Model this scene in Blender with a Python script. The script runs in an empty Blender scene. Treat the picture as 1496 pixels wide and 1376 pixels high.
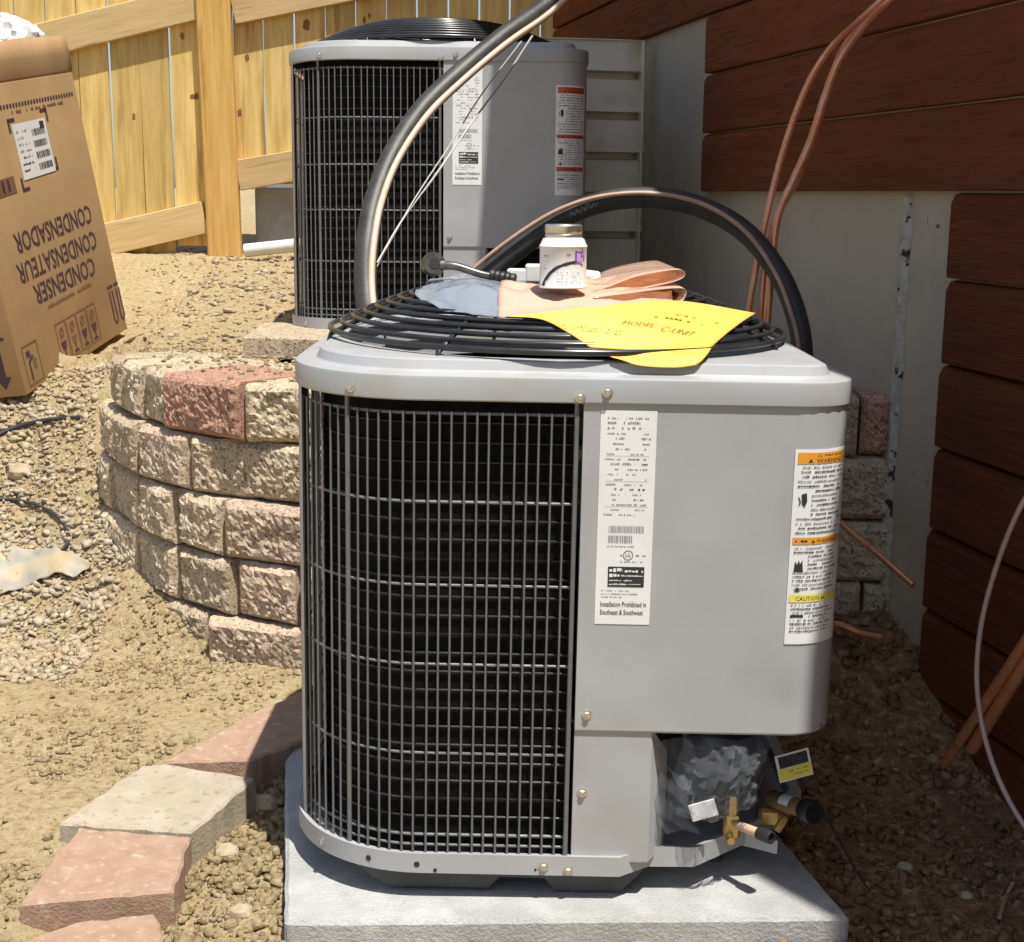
import bpy, bmesh, math, random
import numpy as np
from mathutils import Vector, Matrix, noise

random.seed(7)
RNG = np.random.default_rng(7)
SC = bpy.context.scene
COL = SC.collection

# ------------------------------------------------------------------ camera, light, exposure
PITCH, ROLL, CAM_H, FPX = math.radians(11.39), math.radians(0.6), 1.028, 2000.0
_f = np.array([0, math.cos(PITCH), -math.sin(PITCH)])
_r0 = np.array([1.0, 0, 0])
_u0 = np.cross(_r0, _f)
_R = _r0 * math.cos(ROLL) + _u0 * math.sin(ROLL)
_U = _u0 * math.cos(ROLL) - _r0 * math.sin(ROLL)
CAM_O = np.array([0, 0, CAM_H])
cam_d = bpy.data.cameras.new('camera')
cam = bpy.data.objects.new('camera', cam_d)
COL.objects.link(cam)
cam.matrix_world = Matrix(((_R[0], _U[0], -_f[0], 0), (_R[1], _U[1], -_f[1], 0), (_R[2], _U[2], -_f[2], CAM_H), (0, 0, 0, 1)))
cam_d.sensor_fit = 'HORIZONTAL'
cam_d.sensor_width = 36
cam_d.lens = FPX / 1496 * 36
cam_d.clip_start = 0.05
cam_d.clip_end = 2000
SC.camera = cam

SUN = Vector((0.19, -0.30, 1.0)).normalized()          # direction towards the sun
world = bpy.data.worlds.new('World')
SC.world = world
world.use_nodes = True
wn = world.node_tree
bg = wn.nodes['Background']
sky = wn.nodes.new('ShaderNodeTexSky')
sky.sky_type = 'NISHITA'
sky.sun_disc = False
sky.sun_elevation = math.asin(SUN.z)
sky.sun_rotation = math.atan2(SUN.x, SUN.y)
sky.air_density = 1.0
sky.dust_density = 1.5
wn.links.new(sky.outputs[0], bg.inputs[0])
bg.inputs[1].default_value = 0.105
sun_d = bpy.data.lights.new('sun', 'SUN')
sun = bpy.data.objects.new('sun', sun_d)
COL.objects.link(sun)
sun_d.energy = 5.0
sun_d.angle = math.radians(0.53)
sun_d.color = (1.0, 0.965, 0.90)
sun.rotation_euler = (-SUN).to_track_quat('-Z', 'Y').to_euler()
SC.view_settings.view_transform = 'Standard'
SC.view_settings.look = 'None'
SC.view_settings.gamma = 1.0
SC.view_settings.exposure = 0.42
SC.view_settings.use_curve_mapping = False


# ------------------------------------------------------------------ survey helpers: a sight line to a point at a known distance or height
def ray(px, py):
    return _f + _R * (px - 748) / FPX + _U * (688 - py) / FPX


def on_y(px, py, y):
    d = ray(px, py)
    return Vector(CAM_O + d * (y / d[1]))


def on_z(px, py, z):
    d = ray(px, py)
    return Vector(CAM_O + d * ((z - CAM_H) / d[2]))


# ------------------------------------------------------------------ mesh helpers
def link(name, me, parent=None):
    o = bpy.data.objects.new(name, me)
    COL.objects.link(o)
    if parent is not None:
        o.parent = parent
    return o


def tag(o, label=None, cat=None, group=None, kind=None):
    if label: o['label'] = label
    if cat: o['category'] = cat
    if group: o['group'] = group
    if kind: o['kind'] = kind
    return o


def empty(name, loc, rot=(0, 0, 0)):
    o = bpy.data.objects.new(name, None)
    COL.objects.link(o)
    o.location = loc
    o.rotation_euler = rot
    return o


def smooth_path(pts, n=8):
    P = [Vector(p) for p in pts]
    if len(P) < 3: return P
    P = [P[0] * 2 - P[1]] + P + [P[-1] * 2 - P[-2]]
    out = []
    for i in range(1, len(P) - 2):
        a, b, c, d = P[i - 1], P[i], P[i + 1], P[i + 2]
        for k in range(n):
            t = k / n
            out.append(0.5 * ((2 * b) + (c - a) * t + (2 * a - 5 * b + 4 * c - d) * t * t + (3 * b - a - 3 * c + d) * t ** 3))
    out.append(P[-2])
    return out


class MB:
    def __init__(s):
        s.v, s.f, s.m = [], [], []

    def add(s, vs, fs, mi=0):
        b = len(s.v)
        s.v += [tuple(v) for v in vs]
        s.f += [tuple(b + i for i in f) for f in fs]
        s.m += [mi] * len(fs)

    def box(s, c, size, R=None, mi=0):
        hx, hy, hz = size[0] / 2, size[1] / 2, size[2] / 2
        vs = [Vector((x, y, z)) for x in (-hx, hx) for y in (-hy, hy) for z in (-hz, hz)]
        if R is not None: vs = [R @ v for v in vs]
        c = Vector(c)
        s.add([v + c for v in vs], [(0, 1, 3, 2), (4, 6, 7, 5), (0, 4, 5, 1), (2, 3, 7, 6), (0, 2, 6, 4), (1, 5, 7, 3)], mi)

    def bbox(s, c, size, bev=0.004, R=None, mi=0, seg=1):
        bm = bmesh.new()
        bmesh.ops.create_cube(bm, size=1)
        for v in bm.verts: v.co = Vector((v.co.x * size[0], v.co.y * size[1], v.co.z * size[2]))
        bmesh.ops.bevel(bm, geom=list(bm.edges), offset=bev, segments=seg, affect='EDGES', profile=0.5)
        bm.verts.index_update()
        c = Vector(c)
        s.add([(R @ v.co if R is not None else v.co) + c for v in bm.verts], [[v.index for v in f.verts] for f in bm.faces], mi)
        bm.free()

    def tube(s, path, r, seg=8, mi=0, closed=False, cap=True, rfun=None, squash=None):
        P = [Vector(p) for p in path]
        n = len(P)
        T = []
        for i in range(n):
            a = P[(i - 1) % n] if closed or i > 0 else P[i]
            b = P[(i + 1) % n] if closed or i < n - 1 else P[i]
            T.append((b - a).normalized())
        up = Vector((0, 0, 1)) if abs(T[0].z) < 0.9 else Vector((1, 0, 0))
        N = (up - T[0] * up.dot(T[0])).normalized()
        vs, fs = [], []
        for i in range(n):
            N = (N - T[i] * N.dot(T[i])).normalized()
            B = T[i].cross(N)
            rr = r if rfun is None else rfun(i / (n - 1))
            for k in range(seg):
                a = 2 * math.pi * k / seg
                vs.append(P[i] + N * (math.cos(a) * rr) + B * (math.sin(a) * rr))
        for i in range(n if closed else n - 1):
            j = (i + 1) % n
            for k in range(seg):
                l = (k + 1) % seg
                fs.append((i * seg + k, i * seg + l, j * seg + l, j * seg + k))
        if cap and not closed:
            fs.append(tuple(range(seg))[::-1])
            fs.append(tuple((n - 1) * seg + k for k in range(seg)))
        s.add(vs, fs, mi)

    def lathe(s, prof, seg=24, M=None, mi=0):
        """prof: (radius, height) pairs along local z"""
        vs, fs = [], []
        for r, h in prof:
            for k in range(seg):
                a = 2 * math.pi * k / seg
                v = Vector((r * math.cos(a), r * math.sin(a), h))
                vs.append(M @ v if M is not None else v)
        for i in range(len(prof) - 1):
            for k in range(seg):
                l = (k + 1) % seg
                fs.append((i * seg + k, i * seg + l, (i + 1) * seg + l, (i + 1) * seg + k))
        fs.append(tuple(range(seg))[::-1])
        fs.append(tuple((len(prof) - 1) * seg + k for k in range(seg)))
        s.add(vs, fs, mi)

    def prism(s, poly, z0, z1, mi=0, inset=0.0):
        """poly: (x, y) loop counter-clockwise; a small chamfer at the top when inset > 0"""
        n = len(poly)
        loops = [(0.0, z0), (0.0, z1 - inset), (inset, z1)] if inset else [(0.0, z0), (0.0, z1)]
        P = [Vector((p[0], p[1])) for p in poly]
        vs = []
        for off, z in loops:
            for i in range(n):
                a, b, c = P[i - 1], P[i], P[(i + 1) % n]
                d1, d2 = (b - a).normalized(), (c - b).normalized()
                nn = Vector((-d1.y - d2.y, d1.x + d2.x))
                nn = nn.normalized() if nn.length > 1e-6 else Vector((0, 0))
                q = b + nn * off
                vs.append((q.x, q.y, z))
        fs = []
        for l in range(len(loops) - 1):
            for i in range(n):
                j = (i + 1) % n
                fs.append((l * n + i, l * n + j, (l + 1) * n + j, (l + 1) * n + i))
        fs.append(tuple(range(n))[::-1])
        fs.append(tuple((len(loops) - 1) * n + i for i in range(n)))
        s.add(vs, fs, mi)

    def mesh(s, name, mats, smooth=None):
        me = bpy.data.meshes.new(name)
        assert max(max(f) for f in s.f) < len(s.v), name
        me.from_pydata(s.v, [], s.f)
        for m in (mats if isinstance(mats, (list, tuple)) else [mats]): me.materials.append(m)
        if any(s.m): me.polygons.foreach_set('material_index', s.m)
        bm = bmesh.new(); bm.from_mesh(me)
        bmesh.ops.recalc_face_normals(bm, faces=bm.faces)
        bm.to_mesh(me); bm.free()
        if smooth is not None:
            me.polygons.foreach_set('use_smooth', [True] * len(me.polygons))
            me.set_sharp_from_angle(angle=math.radians(smooth))
        me.update()
        return me

    def build(s, name, mats, parent=None, smooth=None):
        return link(name, s.mesh(name, mats, smooth), parent)


_txt = {}


def text2d(body, size, bold=0.0):
    key = (body, bold)
    if key not in _txt:
        cu = bpy.data.curves.new('lettering', 'FONT')
        cu.body = body
        cu.size = 1.0
        cu.resolution_u = 2
        cu.offset = bold
        o = bpy.data.objects.new('lettering', cu)
        COL.objects.link(o)
        dg = bpy.context.evaluated_depsgraph_get()
        me = bpy.data.meshes.new_from_object(o.evaluated_get(dg))
        vs = [(v.co.x, v.co.y) for v in me.vertices]
        fs = [tuple(p.vertices) for p in me.polygons]
        bpy.data.objects.remove(o)
        bpy.data.curves.remove(cu)
        bpy.data.meshes.remove(me)
        _txt[key] = (vs, fs)
    vs, fs = _txt[key]
    return [(x * size, y * size) for x, y in vs], fs


class Print:
    """flat print laid out in (u, v) metres; at() turns it into geometry just proud of a surface"""
    def __init__(s): s.v, s.f, s.m = [], [], []

    def add(s, vs, fs, mi=0):
        b = len(s.v); s.v += vs; s.f += [tuple(b + i for i in f) for f in fs]; s.m += [mi] * len(fs)

    def rect(s, u0, v0, u1, v1, mi=0, n=1):
        vs, fs = [], []
        for k in range(n + 1):
            u = u0 + (u1 - u0) * k / n
            vs += [(u, v0), (u, v1)]
        fs = [(2 * k, 2 * k + 2, 2 * k + 3, 2 * k + 1) for k in range(n)]
        s.add(vs, fs, mi)

    def poly(s, pts, mi=0): s.add(list(pts), [tuple(range(len(pts)))], mi)

    def line(s, pts, w, mi=0):
        for a, b in zip(pts, pts[1:]):
            d = Vector((b[0] - a[0], b[1] - a[1]))
            if d.length < 1e-9: continue
            n = Vector((-d.y, d.x)).normalized() * w / 2
            s.poly([(a[0] - n.x, a[1] - n.y), (b[0] - n.x, b[1] - n.y), (b[0] + n.x, b[1] + n.y), (a[0] + n.x, a[1] + n.y)], mi)

    def ring(s, u, v, r, w, mi=0, n=18):
        s.line([(u + r * math.cos(2 * math.pi * k / n), v + r * math.sin(2 * math.pi * k / n)) for k in range(n + 1)], w, mi)

    def text(s, body, u, v, size, width=None, mi=0, bold=0.0):
        vs, fs = text2d(body, size, bold)
        w = max(x for x, y in vs) - min(x for x, y in vs)
        k = width / w if width else 1.0
        s.add([(u + x * k, v + y) for x, y in vs], fs, mi)

    def smudge(s, u0, v, u1, h, rnd, mi=0, dens=0.75):
        """a line of print too small to read: short uneven strokes"""
        u = u0
        while u < u1:
            w = rnd.uniform(0.4, 1.1) * h
            if rnd.random() < dens:
                s.rect(u, v + rnd.uniform(0, 0.25) * h, min(u + w, u1), v + h * rnd.uniform(0.6, 1.0), mi)
            u += w + 0.22 * h

    def build(s, name, fn, mats, parent):
        me = bpy.data.meshes.new(name)
        me.from_pydata([tuple(fn(u, v)) for u, v in s.v], [], s.f)
        for m in mats: me.materials.append(m)
        me.polygons.foreach_set('material_index', s.m)
        return link(name, me, parent)


# ------------------------------------------------------------------ materials
def mat(name, c1, c2=None, scale=8.0, detail=4.0, rough=0.6, metal=0.0, bump=0.0, bscale=60.0, stretch=(1, 1, 1), rotz=0.0,
        rnd=0.0, c3=None, c3scale=30.0, c3lo=0.6, c3hi=0.7, spec=0.5, coat=0.0, bdist=0.002, bdetail=5.0, rvar=0.0, warp=0.0):
    m = bpy.data.materials.new(name)
    m.use_nodes = True
    nt = m.node_tree
    N, L = nt.nodes, nt.links
    bs = N['Principled BSDF']
    bs.inputs['Roughness'].default_value = rough
    bs.inputs['Metallic'].default_value = metal
    bs.inputs['Specular IOR Level'].default_value = spec
    bs.inputs['Coat Weight'].default_value = coat
    tc = N.new('ShaderNodeTexCoord')
    mp = N.new('ShaderNodeMapping')
    mp.inputs['Rotation'].default_value = (0, 0, rotz)
    mp2 = N.new('ShaderNodeMapping')
    mp2.inputs['Scale'].default_value = stretch
    L.new(tc.outputs['Object'], mp.inputs[0])
    L.new(mp.outputs[0], mp2.inputs[0])
    vec = mp2.outputs[0]
    oi = None
    if rnd:
        oi = N.new('ShaderNodeObjectInfo')
        ml = N.new('ShaderNodeMath'); ml.operation = 'MULTIPLY'; ml.inputs[1].default_value = 37.0
        L.new(oi.outputs['Random'], ml.inputs[0])
        va = N.new('ShaderNodeVectorMath'); va.operation = 'ADD'
        L.new(vec, va.inputs[0]); L.new(ml.outputs[0], va.inputs[1])
        vec = va.outputs[0]
    col = None
    if c2 is not None:
        nz = N.new('ShaderNodeTexNoise')
        nz.inputs['Scale'].default_value = scale
        nz.inputs['Detail'].default_value = detail
        nz.inputs['Roughness'].default_value = 0.65
        L.new(vec, nz.inputs['Vector'])
        rp = N.new('ShaderNodeValToRGB')
        rp.color_ramp.elements[0].position = 0.32
        rp.color_ramp.elements[1].position = 0.68
        rp.color_ramp.elements[0].color = (*c1, 1)
        rp.color_ramp.elements[1].color = (*c2, 1)
        L.new(nz.outputs[0], rp.inputs[0])
        col = rp.outputs[0]
        if c3 is not None:
            n3 = N.new('ShaderNodeTexNoise')
            n3.inputs['Scale'].default_value = c3scale
            n3.inputs['Detail'].default_value = 3
            L.new(vec, n3.inputs['Vector'])
            mr = N.new('ShaderNodeMapRange')
            mr.inputs[1].default_value = c3lo; mr.inputs[2].default_value = c3hi
            L.new(n3.outputs[0], mr.inputs[0])
            mx = N.new('ShaderNodeMix'); mx.data_type = 'RGBA'
            L.new(mr.outputs[0], mx.inputs[0]); L.new(col, mx.inputs[6]); mx.inputs[7].default_value = (*c3, 1)
            col = mx.outputs[2]
        if rnd:
            hs = N.new('ShaderNodeHueSaturation')
            mr2 = N.new('ShaderNodeMapRange')
            mr2.inputs[3].default_value = 1 - rnd; mr2.inputs[4].default_value = 1 + rnd
            L.new(oi.outputs['Random'], mr2.inputs[0])
            L.new(mr2.outputs[0], hs.inputs['Value']); L.new(col, hs.inputs['Color'])
            col = hs.outputs[0]
        L.new(col, bs.inputs['Base Color'])
    else:
        bs.inputs['Base Color'].default_value = (*c1, 1)
    if bump:
        nb = N.new('ShaderNodeTexNoise')
        nb.inputs['Scale'].default_value = bscale
        nb.inputs['Detail'].default_value = bdetail
        nb.inputs['Roughness'].default_value = 0.65
        L.new(vec, nb.inputs['Vector'])
        bp = N.new('ShaderNodeBump')
        bp.inputs['Strength'].default_value = bump
        bp.inputs['Distance'].default_value = bdist
        L.new(nb.outputs[0], bp.inputs['Height'])
        L.new(bp.outputs[0], bs.inputs['Normal'])
        if warp:
            nw = N.new('ShaderNodeTexNoise'); nw.inputs['Scale'].default_value = 5.0; nw.inputs['Detail'].default_value = 1.0
            L.new(vec, nw.inputs['Vector'])
            bw = N.new('ShaderNodeBump'); bw.inputs['Strength'].default_value = 1.0; bw.inputs['Distance'].default_value = warp
            L.new(nw.outputs[0], bw.inputs['Height']); L.new(bw.outputs[0], bp.inputs['Normal'])
    if rvar:
        nr = N.new('ShaderNodeTexNoise'); nr.inputs['Scale'].default_value = 11.0; nr.inputs['Detail'].default_value = 7.0; nr.inputs['Roughness'].default_value = 0.7
        L.new(vec, nr.inputs['Vector'])
        mrr = N.new('ShaderNodeMapRange'); mrr.inputs[1].default_value = 0.3; mrr.inputs[2].default_value = 0.7
        mrr.inputs[3].default_value = rough - rvar; mrr.inputs[4].default_value = rough + rvar
        L.new(nr.outputs[0], mrr.inputs[0]); L.new(mrr.outputs[0], bs.inputs['Roughness'])
    return m


def film(name, tint, clear=0.6, rough=0.12, wr=25.0, bump=0.6, body=(0.8, 0.8, 0.8), edge=0.95, streak=(1, 1, 1)):
    """thin plastic: partly see-through, shiny, wrinkled"""
    m = bpy.data.materials.new(name)
    m.use_nodes = True
    nt = m.node_tree
    N, L = nt.nodes, nt.links
    out = N['Material Output']
    bs = N['Principled BSDF']
    bs.inputs['Base Color'].default_value = (*body, 1)
    bs.inputs['Roughness'].default_value = rough
    tr = N.new('ShaderNodeBsdfTransparent')
    tr.inputs[0].default_value = (*tint, 1)
    lw = N.new('ShaderNodeLayerWeight')
    lw.inputs['Blend'].default_value = 0.35
    mr = N.new('ShaderNodeMapRange')
    mr.inputs[3].default_value = 1 - clear; mr.inputs[4].default_value = edge
    L.new(lw.outputs['Facing'], mr.inputs[0])
    mx = N.new('ShaderNodeMixShader')
    L.new(mr.outputs[0], mx.inputs[0]); L.new(tr.outputs[0], mx.inputs[1]); L.new(bs.outputs[0], mx.inputs[2])
    L.new(mx.outputs[0], out.inputs[0])
    tc = N.new('ShaderNodeTexCoord')
    nb = N.new('ShaderNodeTexNoise'); nb.inputs['Scale'].default_value = wr; nb.inputs['Detail'].default_value = 1.5
    mp = N.new('ShaderNodeMapping'); mp.inputs['Scale'].default_value = streak
    L.new(tc.outputs['Object'], mp.inputs[0]); L.new(mp.outputs[0], nb.inputs['Vector'])
    bp = N.new('ShaderNodeBump'); bp.inputs['Strength'].default_value = bump; bp.inputs['Distance'].default_value = 0.01
    L.new(nb.outputs[0], bp.inputs['Height'])
    L.new(bp.outputs[0], bs.inputs['Normal']); L.new(bp.outputs[0], lw.inputs['Normal'])
    return m


WALL_A = math.atan2(0.2064, 0.9785)
M = dict(
    paint=mat('grey_paint', (0.375, 0.383, 0.387), (0.425, 0.433, 0.437), 2.2, 8, 0.42, bump=0.08, bscale=300, c3=(0.32, 0.31, 0.285), c3scale=7, c3lo=0.54, c3hi=0.95, rvar=0.16, warp=0.006),
    cap=mat('cap_paint', (0.345, 0.352, 0.355), (0.39, 0.397, 0.40), 3.0, 8, 0.42, bump=0.08, bscale=300, c3=(0.33, 0.295, 0.235), c3scale=11, c3lo=0.54, c3hi=0.9, rvar=0.16, warp=0.004),
    rod=mat('grille_wire', (0.125, 0.128, 0.13), (0.17, 0.172, 0.175), 20, 2, 0.38),
    guard=mat('black_guard_wire', (0.018, 0.0185, 0.02), (0.035, 0.035, 0.035), 20, 2, 0.25),
    coil=mat('coil_fins', (0.0025, 0.0025, 0.0025), (0.007, 0.0068, 0.0065), 30, 4, 0.7, bump=0.8, bscale=200, stretch=(1, 1, 0.03), spec=0.15),
    tubes=mat('coil_tubes', (0.006, 0.006, 0.0065), (0.028, 0.028, 0.028), 9, 3, 0.25, metal=0.2),
    dark=mat('dark_plastic', (0.012, 0.012, 0.013), (0.025, 0.025, 0.026), 15, 3, 0.45),
    skirt=mat('base_skirt', (0.045, 0.046, 0.046), (0.075, 0.076, 0.076), 9, 5, 0.6),
    screw=mat('zinc_screw', (0.55, 0.54, 0.5), (0.7, 0.69, 0.65), 60, 2, 0.28, metal=0.85),
    label=mat('label_white', (0.78, 0.78, 0.77), (0.84, 0.84, 0.83), 12, 3, 0.5),
    ink=mat('black_ink', (0.03, 0.03, 0.032), rough=0.6),
    greyink=mat('grey_ink', (0.25, 0.25, 0.26), rough=0.6),
    orange=mat('orange_ink', (0.78, 0.33, 0.03), rough=0.5),
    yellowink=mat('yellow_ink', (0.80, 0.72, 0.12), rough=0.5),
    redink=mat('red_ink', (0.5, 0.10, 0.05), rough=0.5),
    purple=mat('purple_ink', (0.22, 0.05, 0.42), rough=0.5),
    lilac=mat('lilac_ink', (0.55, 0.36, 0.75), rough=0.5),
    pad=mat('concrete_pad', (0.40, 0.40, 0.385), (0.56, 0.555, 0.535), 18, 10, 0.9, bump=1.0, bscale=170, c3=(0.36, 0.355, 0.335), c3scale=5, c3lo=0.48, c3hi=0.75, bdist=0.006, bdetail=8),
    block_tan=mat('tan_block', (0.4, 0.315, 0.2), (0.63, 0.52, 0.36), 45, 10, 0.95, bump=0.9, bscale=240, rnd=0.14, c3=(0.2, 0.145, 0.085), c3scale=150, c3lo=0.55, c3hi=0.63, bdist=0.004, bdetail=9),
    block_red=mat('red_block', (0.38, 0.19, 0.125), (0.6, 0.36, 0.255), 45, 10, 0.95, bump=0.9, bscale=240, rnd=0.14, c3=(0.19, 0.095, 0.06), c3scale=150, c3lo=0.55, c3hi=0.63, bdist=0.004, bdetail=9),
    block_pink=mat('pinkish_block', (0.42, 0.31, 0.21), (0.63, 0.5, 0.36), 45, 10, 0.95, bump=0.9, bscale=240, rnd=0.14, c3=(0.22, 0.15, 0.095), c3scale=150, c3lo=0.55, c3hi=0.63, bdist=0.004, bdetail=9),
    paver_red=mat('red_paver', (0.33, 0.20, 0.13), (0.42, 0.275, 0.19), 30, 10, 0.92, bump=0.9, bscale=190, c3=(0.45, 0.36, 0.25), c3scale=70, c3lo=0.56, c3hi=0.72, bdist=0.003),
    paver_tan=mat('tan_paver', (0.34, 0.285, 0.20), (0.45, 0.39, 0.285), 16, 9, 0.92, bump=0.8, bscale=150, c3=(0.26, 0.22, 0.16), c3scale=60, c3lo=0.58, c3hi=0.72, bdist=0.003),
    picket=mat('pine_picket', (0.50, 0.325, 0.09), (0.74, 0.54, 0.20), 9, 7, 0.7, bump=0.4, bscale=60, stretch=(4, 4, 0.35), rnd=0.16, c3=(0.30, 0.15, 0.03), c3scale=6, c3lo=0.60, c3hi=0.78),
    knot=mat('pine_knot', (0.16, 0.065, 0.015), (0.30, 0.14, 0.04), 60, 4, 0.7),
    rail=mat('pine_rail', (0.52, 0.355, 0.15), (0.66, 0.48, 0.24), 9, 7, 0.7, bump=0.4, bscale=60, stretch=(0.4, 5, 5), rnd=0.08, c3=(0.36, 0.21, 0.07), c3scale=7, c3lo=0.62, c3hi=0.8),
    post=mat('cedar_post', (0.56, 0.31, 0.07), (0.72, 0.46, 0.14), 9, 6, 0.7, bump=0.4, bscale=50, stretch=(5, 5, 0.35), rnd=0.05, c3=(0.32, 0.14, 0.03), c3scale=6, c3lo=0.64, c3hi=0.76),
    siding=mat('brown_siding', (0.19, 0.047, 0.014), (0.275, 0.076, 0.024), 9, 8, 0.58, bump=1.0, bscale=38, stretch=(2, 0.18, 2.4), rotz=-WALL_A, rnd=0.12, bdist=0.03, c3=(0.14, 0.034, 0.011), c3scale=40, c3lo=0.52, c3hi=0.75, bdetail=8, spec=0.22),
    foundation=mat('grey_foundation', (0.44, 0.37, 0.275), (0.49, 0.42, 0.32), 3, 9, 0.9, bump=0.6, bscale=60, c3=(0.37, 0.305, 0.22), c3scale=6, c3lo=0.50, c3hi=0.8, spec=0.1),
    seam=mat('rough_seam', (0.36, 0.33, 0.27), (0.60, 0.56, 0.48), 30, 6, 0.95, bump=1.0, bscale=90, c3=(0.06, 0.052, 0.04), c3scale=34, c3lo=0.60, c3hi=0.65, bdist=0.006, spec=0.1),
    trim=mat('grey_trim', (0.30, 0.29, 0.26), (0.36, 0.35, 0.32), 5, 4, 0.8),
    galv=mat('galvanised_sheet', (0.76, 0.67, 0.51), (0.84, 0.75, 0.59), 6, 5, 0.6, c3=(0.66, 0.56, 0.41), c3scale=9, c3lo=0.55, c3hi=0.8, spec=0.3),
    foam=mat('black_foam', (0.022, 0.021, 0.020), (0.045, 0.043, 0.040), 30, 4, 0.55, bump=0.3, bscale=120),
    foamdust=mat('dusty_foam', (0.022, 0.0215, 0.019), (0.055, 0.052, 0.044), 18, 4, 0.5, bump=0.3, bscale=120),
    copper=mat('copper', (0.70, 0.27, 0.125), (0.86, 0.40, 0.22), 25, 5, 0.32, metal=0.5, rvar=0.12),
    copper_dull=mat('dull_copper', (0.34, 0.215, 0.15), (0.46, 0.31, 0.22), 25, 4, 0.5),
    bronze=mat('bronze_tape', (0.20, 0.13, 0.065), (0.28, 0.19, 0.10), 30, 3, 0.5),
    copper_pale=mat('bright_copper', (0.56, 0.41, 0.28), (0.68, 0.52, 0.37), 25, 4, 0.45, metal=0.1),
    brass=mat('brass', (0.60, 0.42, 0.14), (0.75, 0.58, 0.26), 30, 3, 0.3, metal=0.8),
    card=mat('cardboard', (0.35, 0.215, 0.095), (0.41, 0.26, 0.12), 4, 6, 0.8, bump=0.12, bscale=20, c3=(0.29, 0.17, 0.07), c3scale=3, c3lo=0.5, c3hi=0.8),
    card_ink=mat('brown_print', (0.055, 0.025, 0.03), rough=0.8),
    card_ink2=mat('faint_brown_print', (0.17, 0.085, 0.035), rough=0.8),
    cardwhite=mat('shipping_label', (0.70, 0.70, 0.68), rough=0.5),
    yellow=mat('yellow_paper', (0.81, 0.51, 0.075), (0.85, 0.56, 0.10), 6, 4, 0.6),
    yellow_ink=mat('olive_print', (0.25, 0.17, 0.02), rough=0.7),
    tin=mat('bare_tin', (0.55, 0.54, 0.50), (0.7, 0.69, 0.66), 20, 3, 0.3, metal=0.85),
    canwhite=mat('can_white', (0.78, 0.77, 0.78), (0.83, 0.82, 0.83), 15, 3, 0.35),
    steel=mat('dark_steel', (0.10, 0.095, 0.085), (0.22, 0.21, 0.19), 40, 3, 0.32, metal=0.8),
    white=mat('white_plastic', (0.62, 0.61, 0.56), (0.72, 0.71, 0.66), 20, 3, 0.5),
    cable=mat('pink_grey_cable', (0.40, 0.30, 0.27), (0.48, 0.37, 0.33), 20, 3, 0.5),
    wiregrey=mat('grey_wire', (0.42, 0.41, 0.37), (0.52, 0.51, 0.47), 20, 3, 0.4),
    rag=mat('dusty_sheet', (0.27, 0.245, 0.19), (0.40, 0.37, 0.29), 14, 6, 0.6, bump=0.5, bscale=40, c3=(0.42, 0.34, 0.2), c3scale=11, c3lo=0.5, c3hi=0.65),
    compressor=mat('compressor_black', (0.012, 0.014, 0.018), (0.025, 0.028, 0.035), 9, 3, 0.3),
    twig=mat('dry_twig', (0.30, 0.21, 0.11), (0.48, 0.36, 0.20), 30, 3, 0.8),
    clear=film('clear_bag', (0.96, 0.97, 0.985), 0.90, 0.03, 45, 0.12, (0.42, 0.45, 0.50), 0.55),
    sleeve=film('bluish_sleeve', (0.90, 0.93, 0.97), 0.80, 0.06, 11, 0.4, (0.60, 0.66, 0.73), 0.36, (0.5, 2.5, 2.5)),
    pinkfilm=film('salmon_sleeve', (0.98, 0.80, 0.66), 0.60, 0.06, 11, 0.4, (0.88, 0.68, 0.54), 0.62, (0.5, 2.5, 2.5)),
)


# ------------------------------------------------------------------ the lie of the ground
def sstep(a, b, x):
    t = np.clip((x - a) / (b - a), 0, 1)
    return t * t * (3 - 2 * t)


WALL_LINE = smooth_path([(1.05, 2.90, 0), (0.72, 2.93, 0), (0.3, 2.95, 0), (-0.1, 2.965, 0), (-0.48, 2.985, 0), (-0.66, 3.07, 0), (-0.79, 3.18, 0),
                         (-0.93, 3.35, 0), (-1.06, 3.58, 0), (-1.16, 3.86, 0), (-1.2, 4.15, 0)], 10)
WL = np.array([(p.x, p.y) for p in WALL_LINE])
WS = np.concatenate([[0], np.cumsum(np.linalg.norm(np.diff(WL, axis=0), axis=1))])


def wall_front_dist(x, y):
    """distance behind (positive) the face line of the block wall"""
    best = np.full(x.shape, 1e9)
    sg = np.zeros(x.shape)
    for i in range(len(WL) - 1):
        a, b = WL[i], WL[i + 1]
        e = b - a
        l2 = e @ e
        t = np.clip(((x - a[0]) * e[0] + (y - a[1]) * e[1]) / l2, 0, 1)
        dx, dy = x - a[0] - t * e[0], y - a[1] - t * e[1]
        d = np.hypot(dx, dy)
        cr = e[0] * dy - e[1] * dx            # walking right to left: behind is on the right (negative)
        up = d < best - 1e-9
        best = np.where(up, d, best)
        sg = np.where(up, np.where(cr < 0, 1.0, -1.0), sg)
    return best * sg


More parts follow.
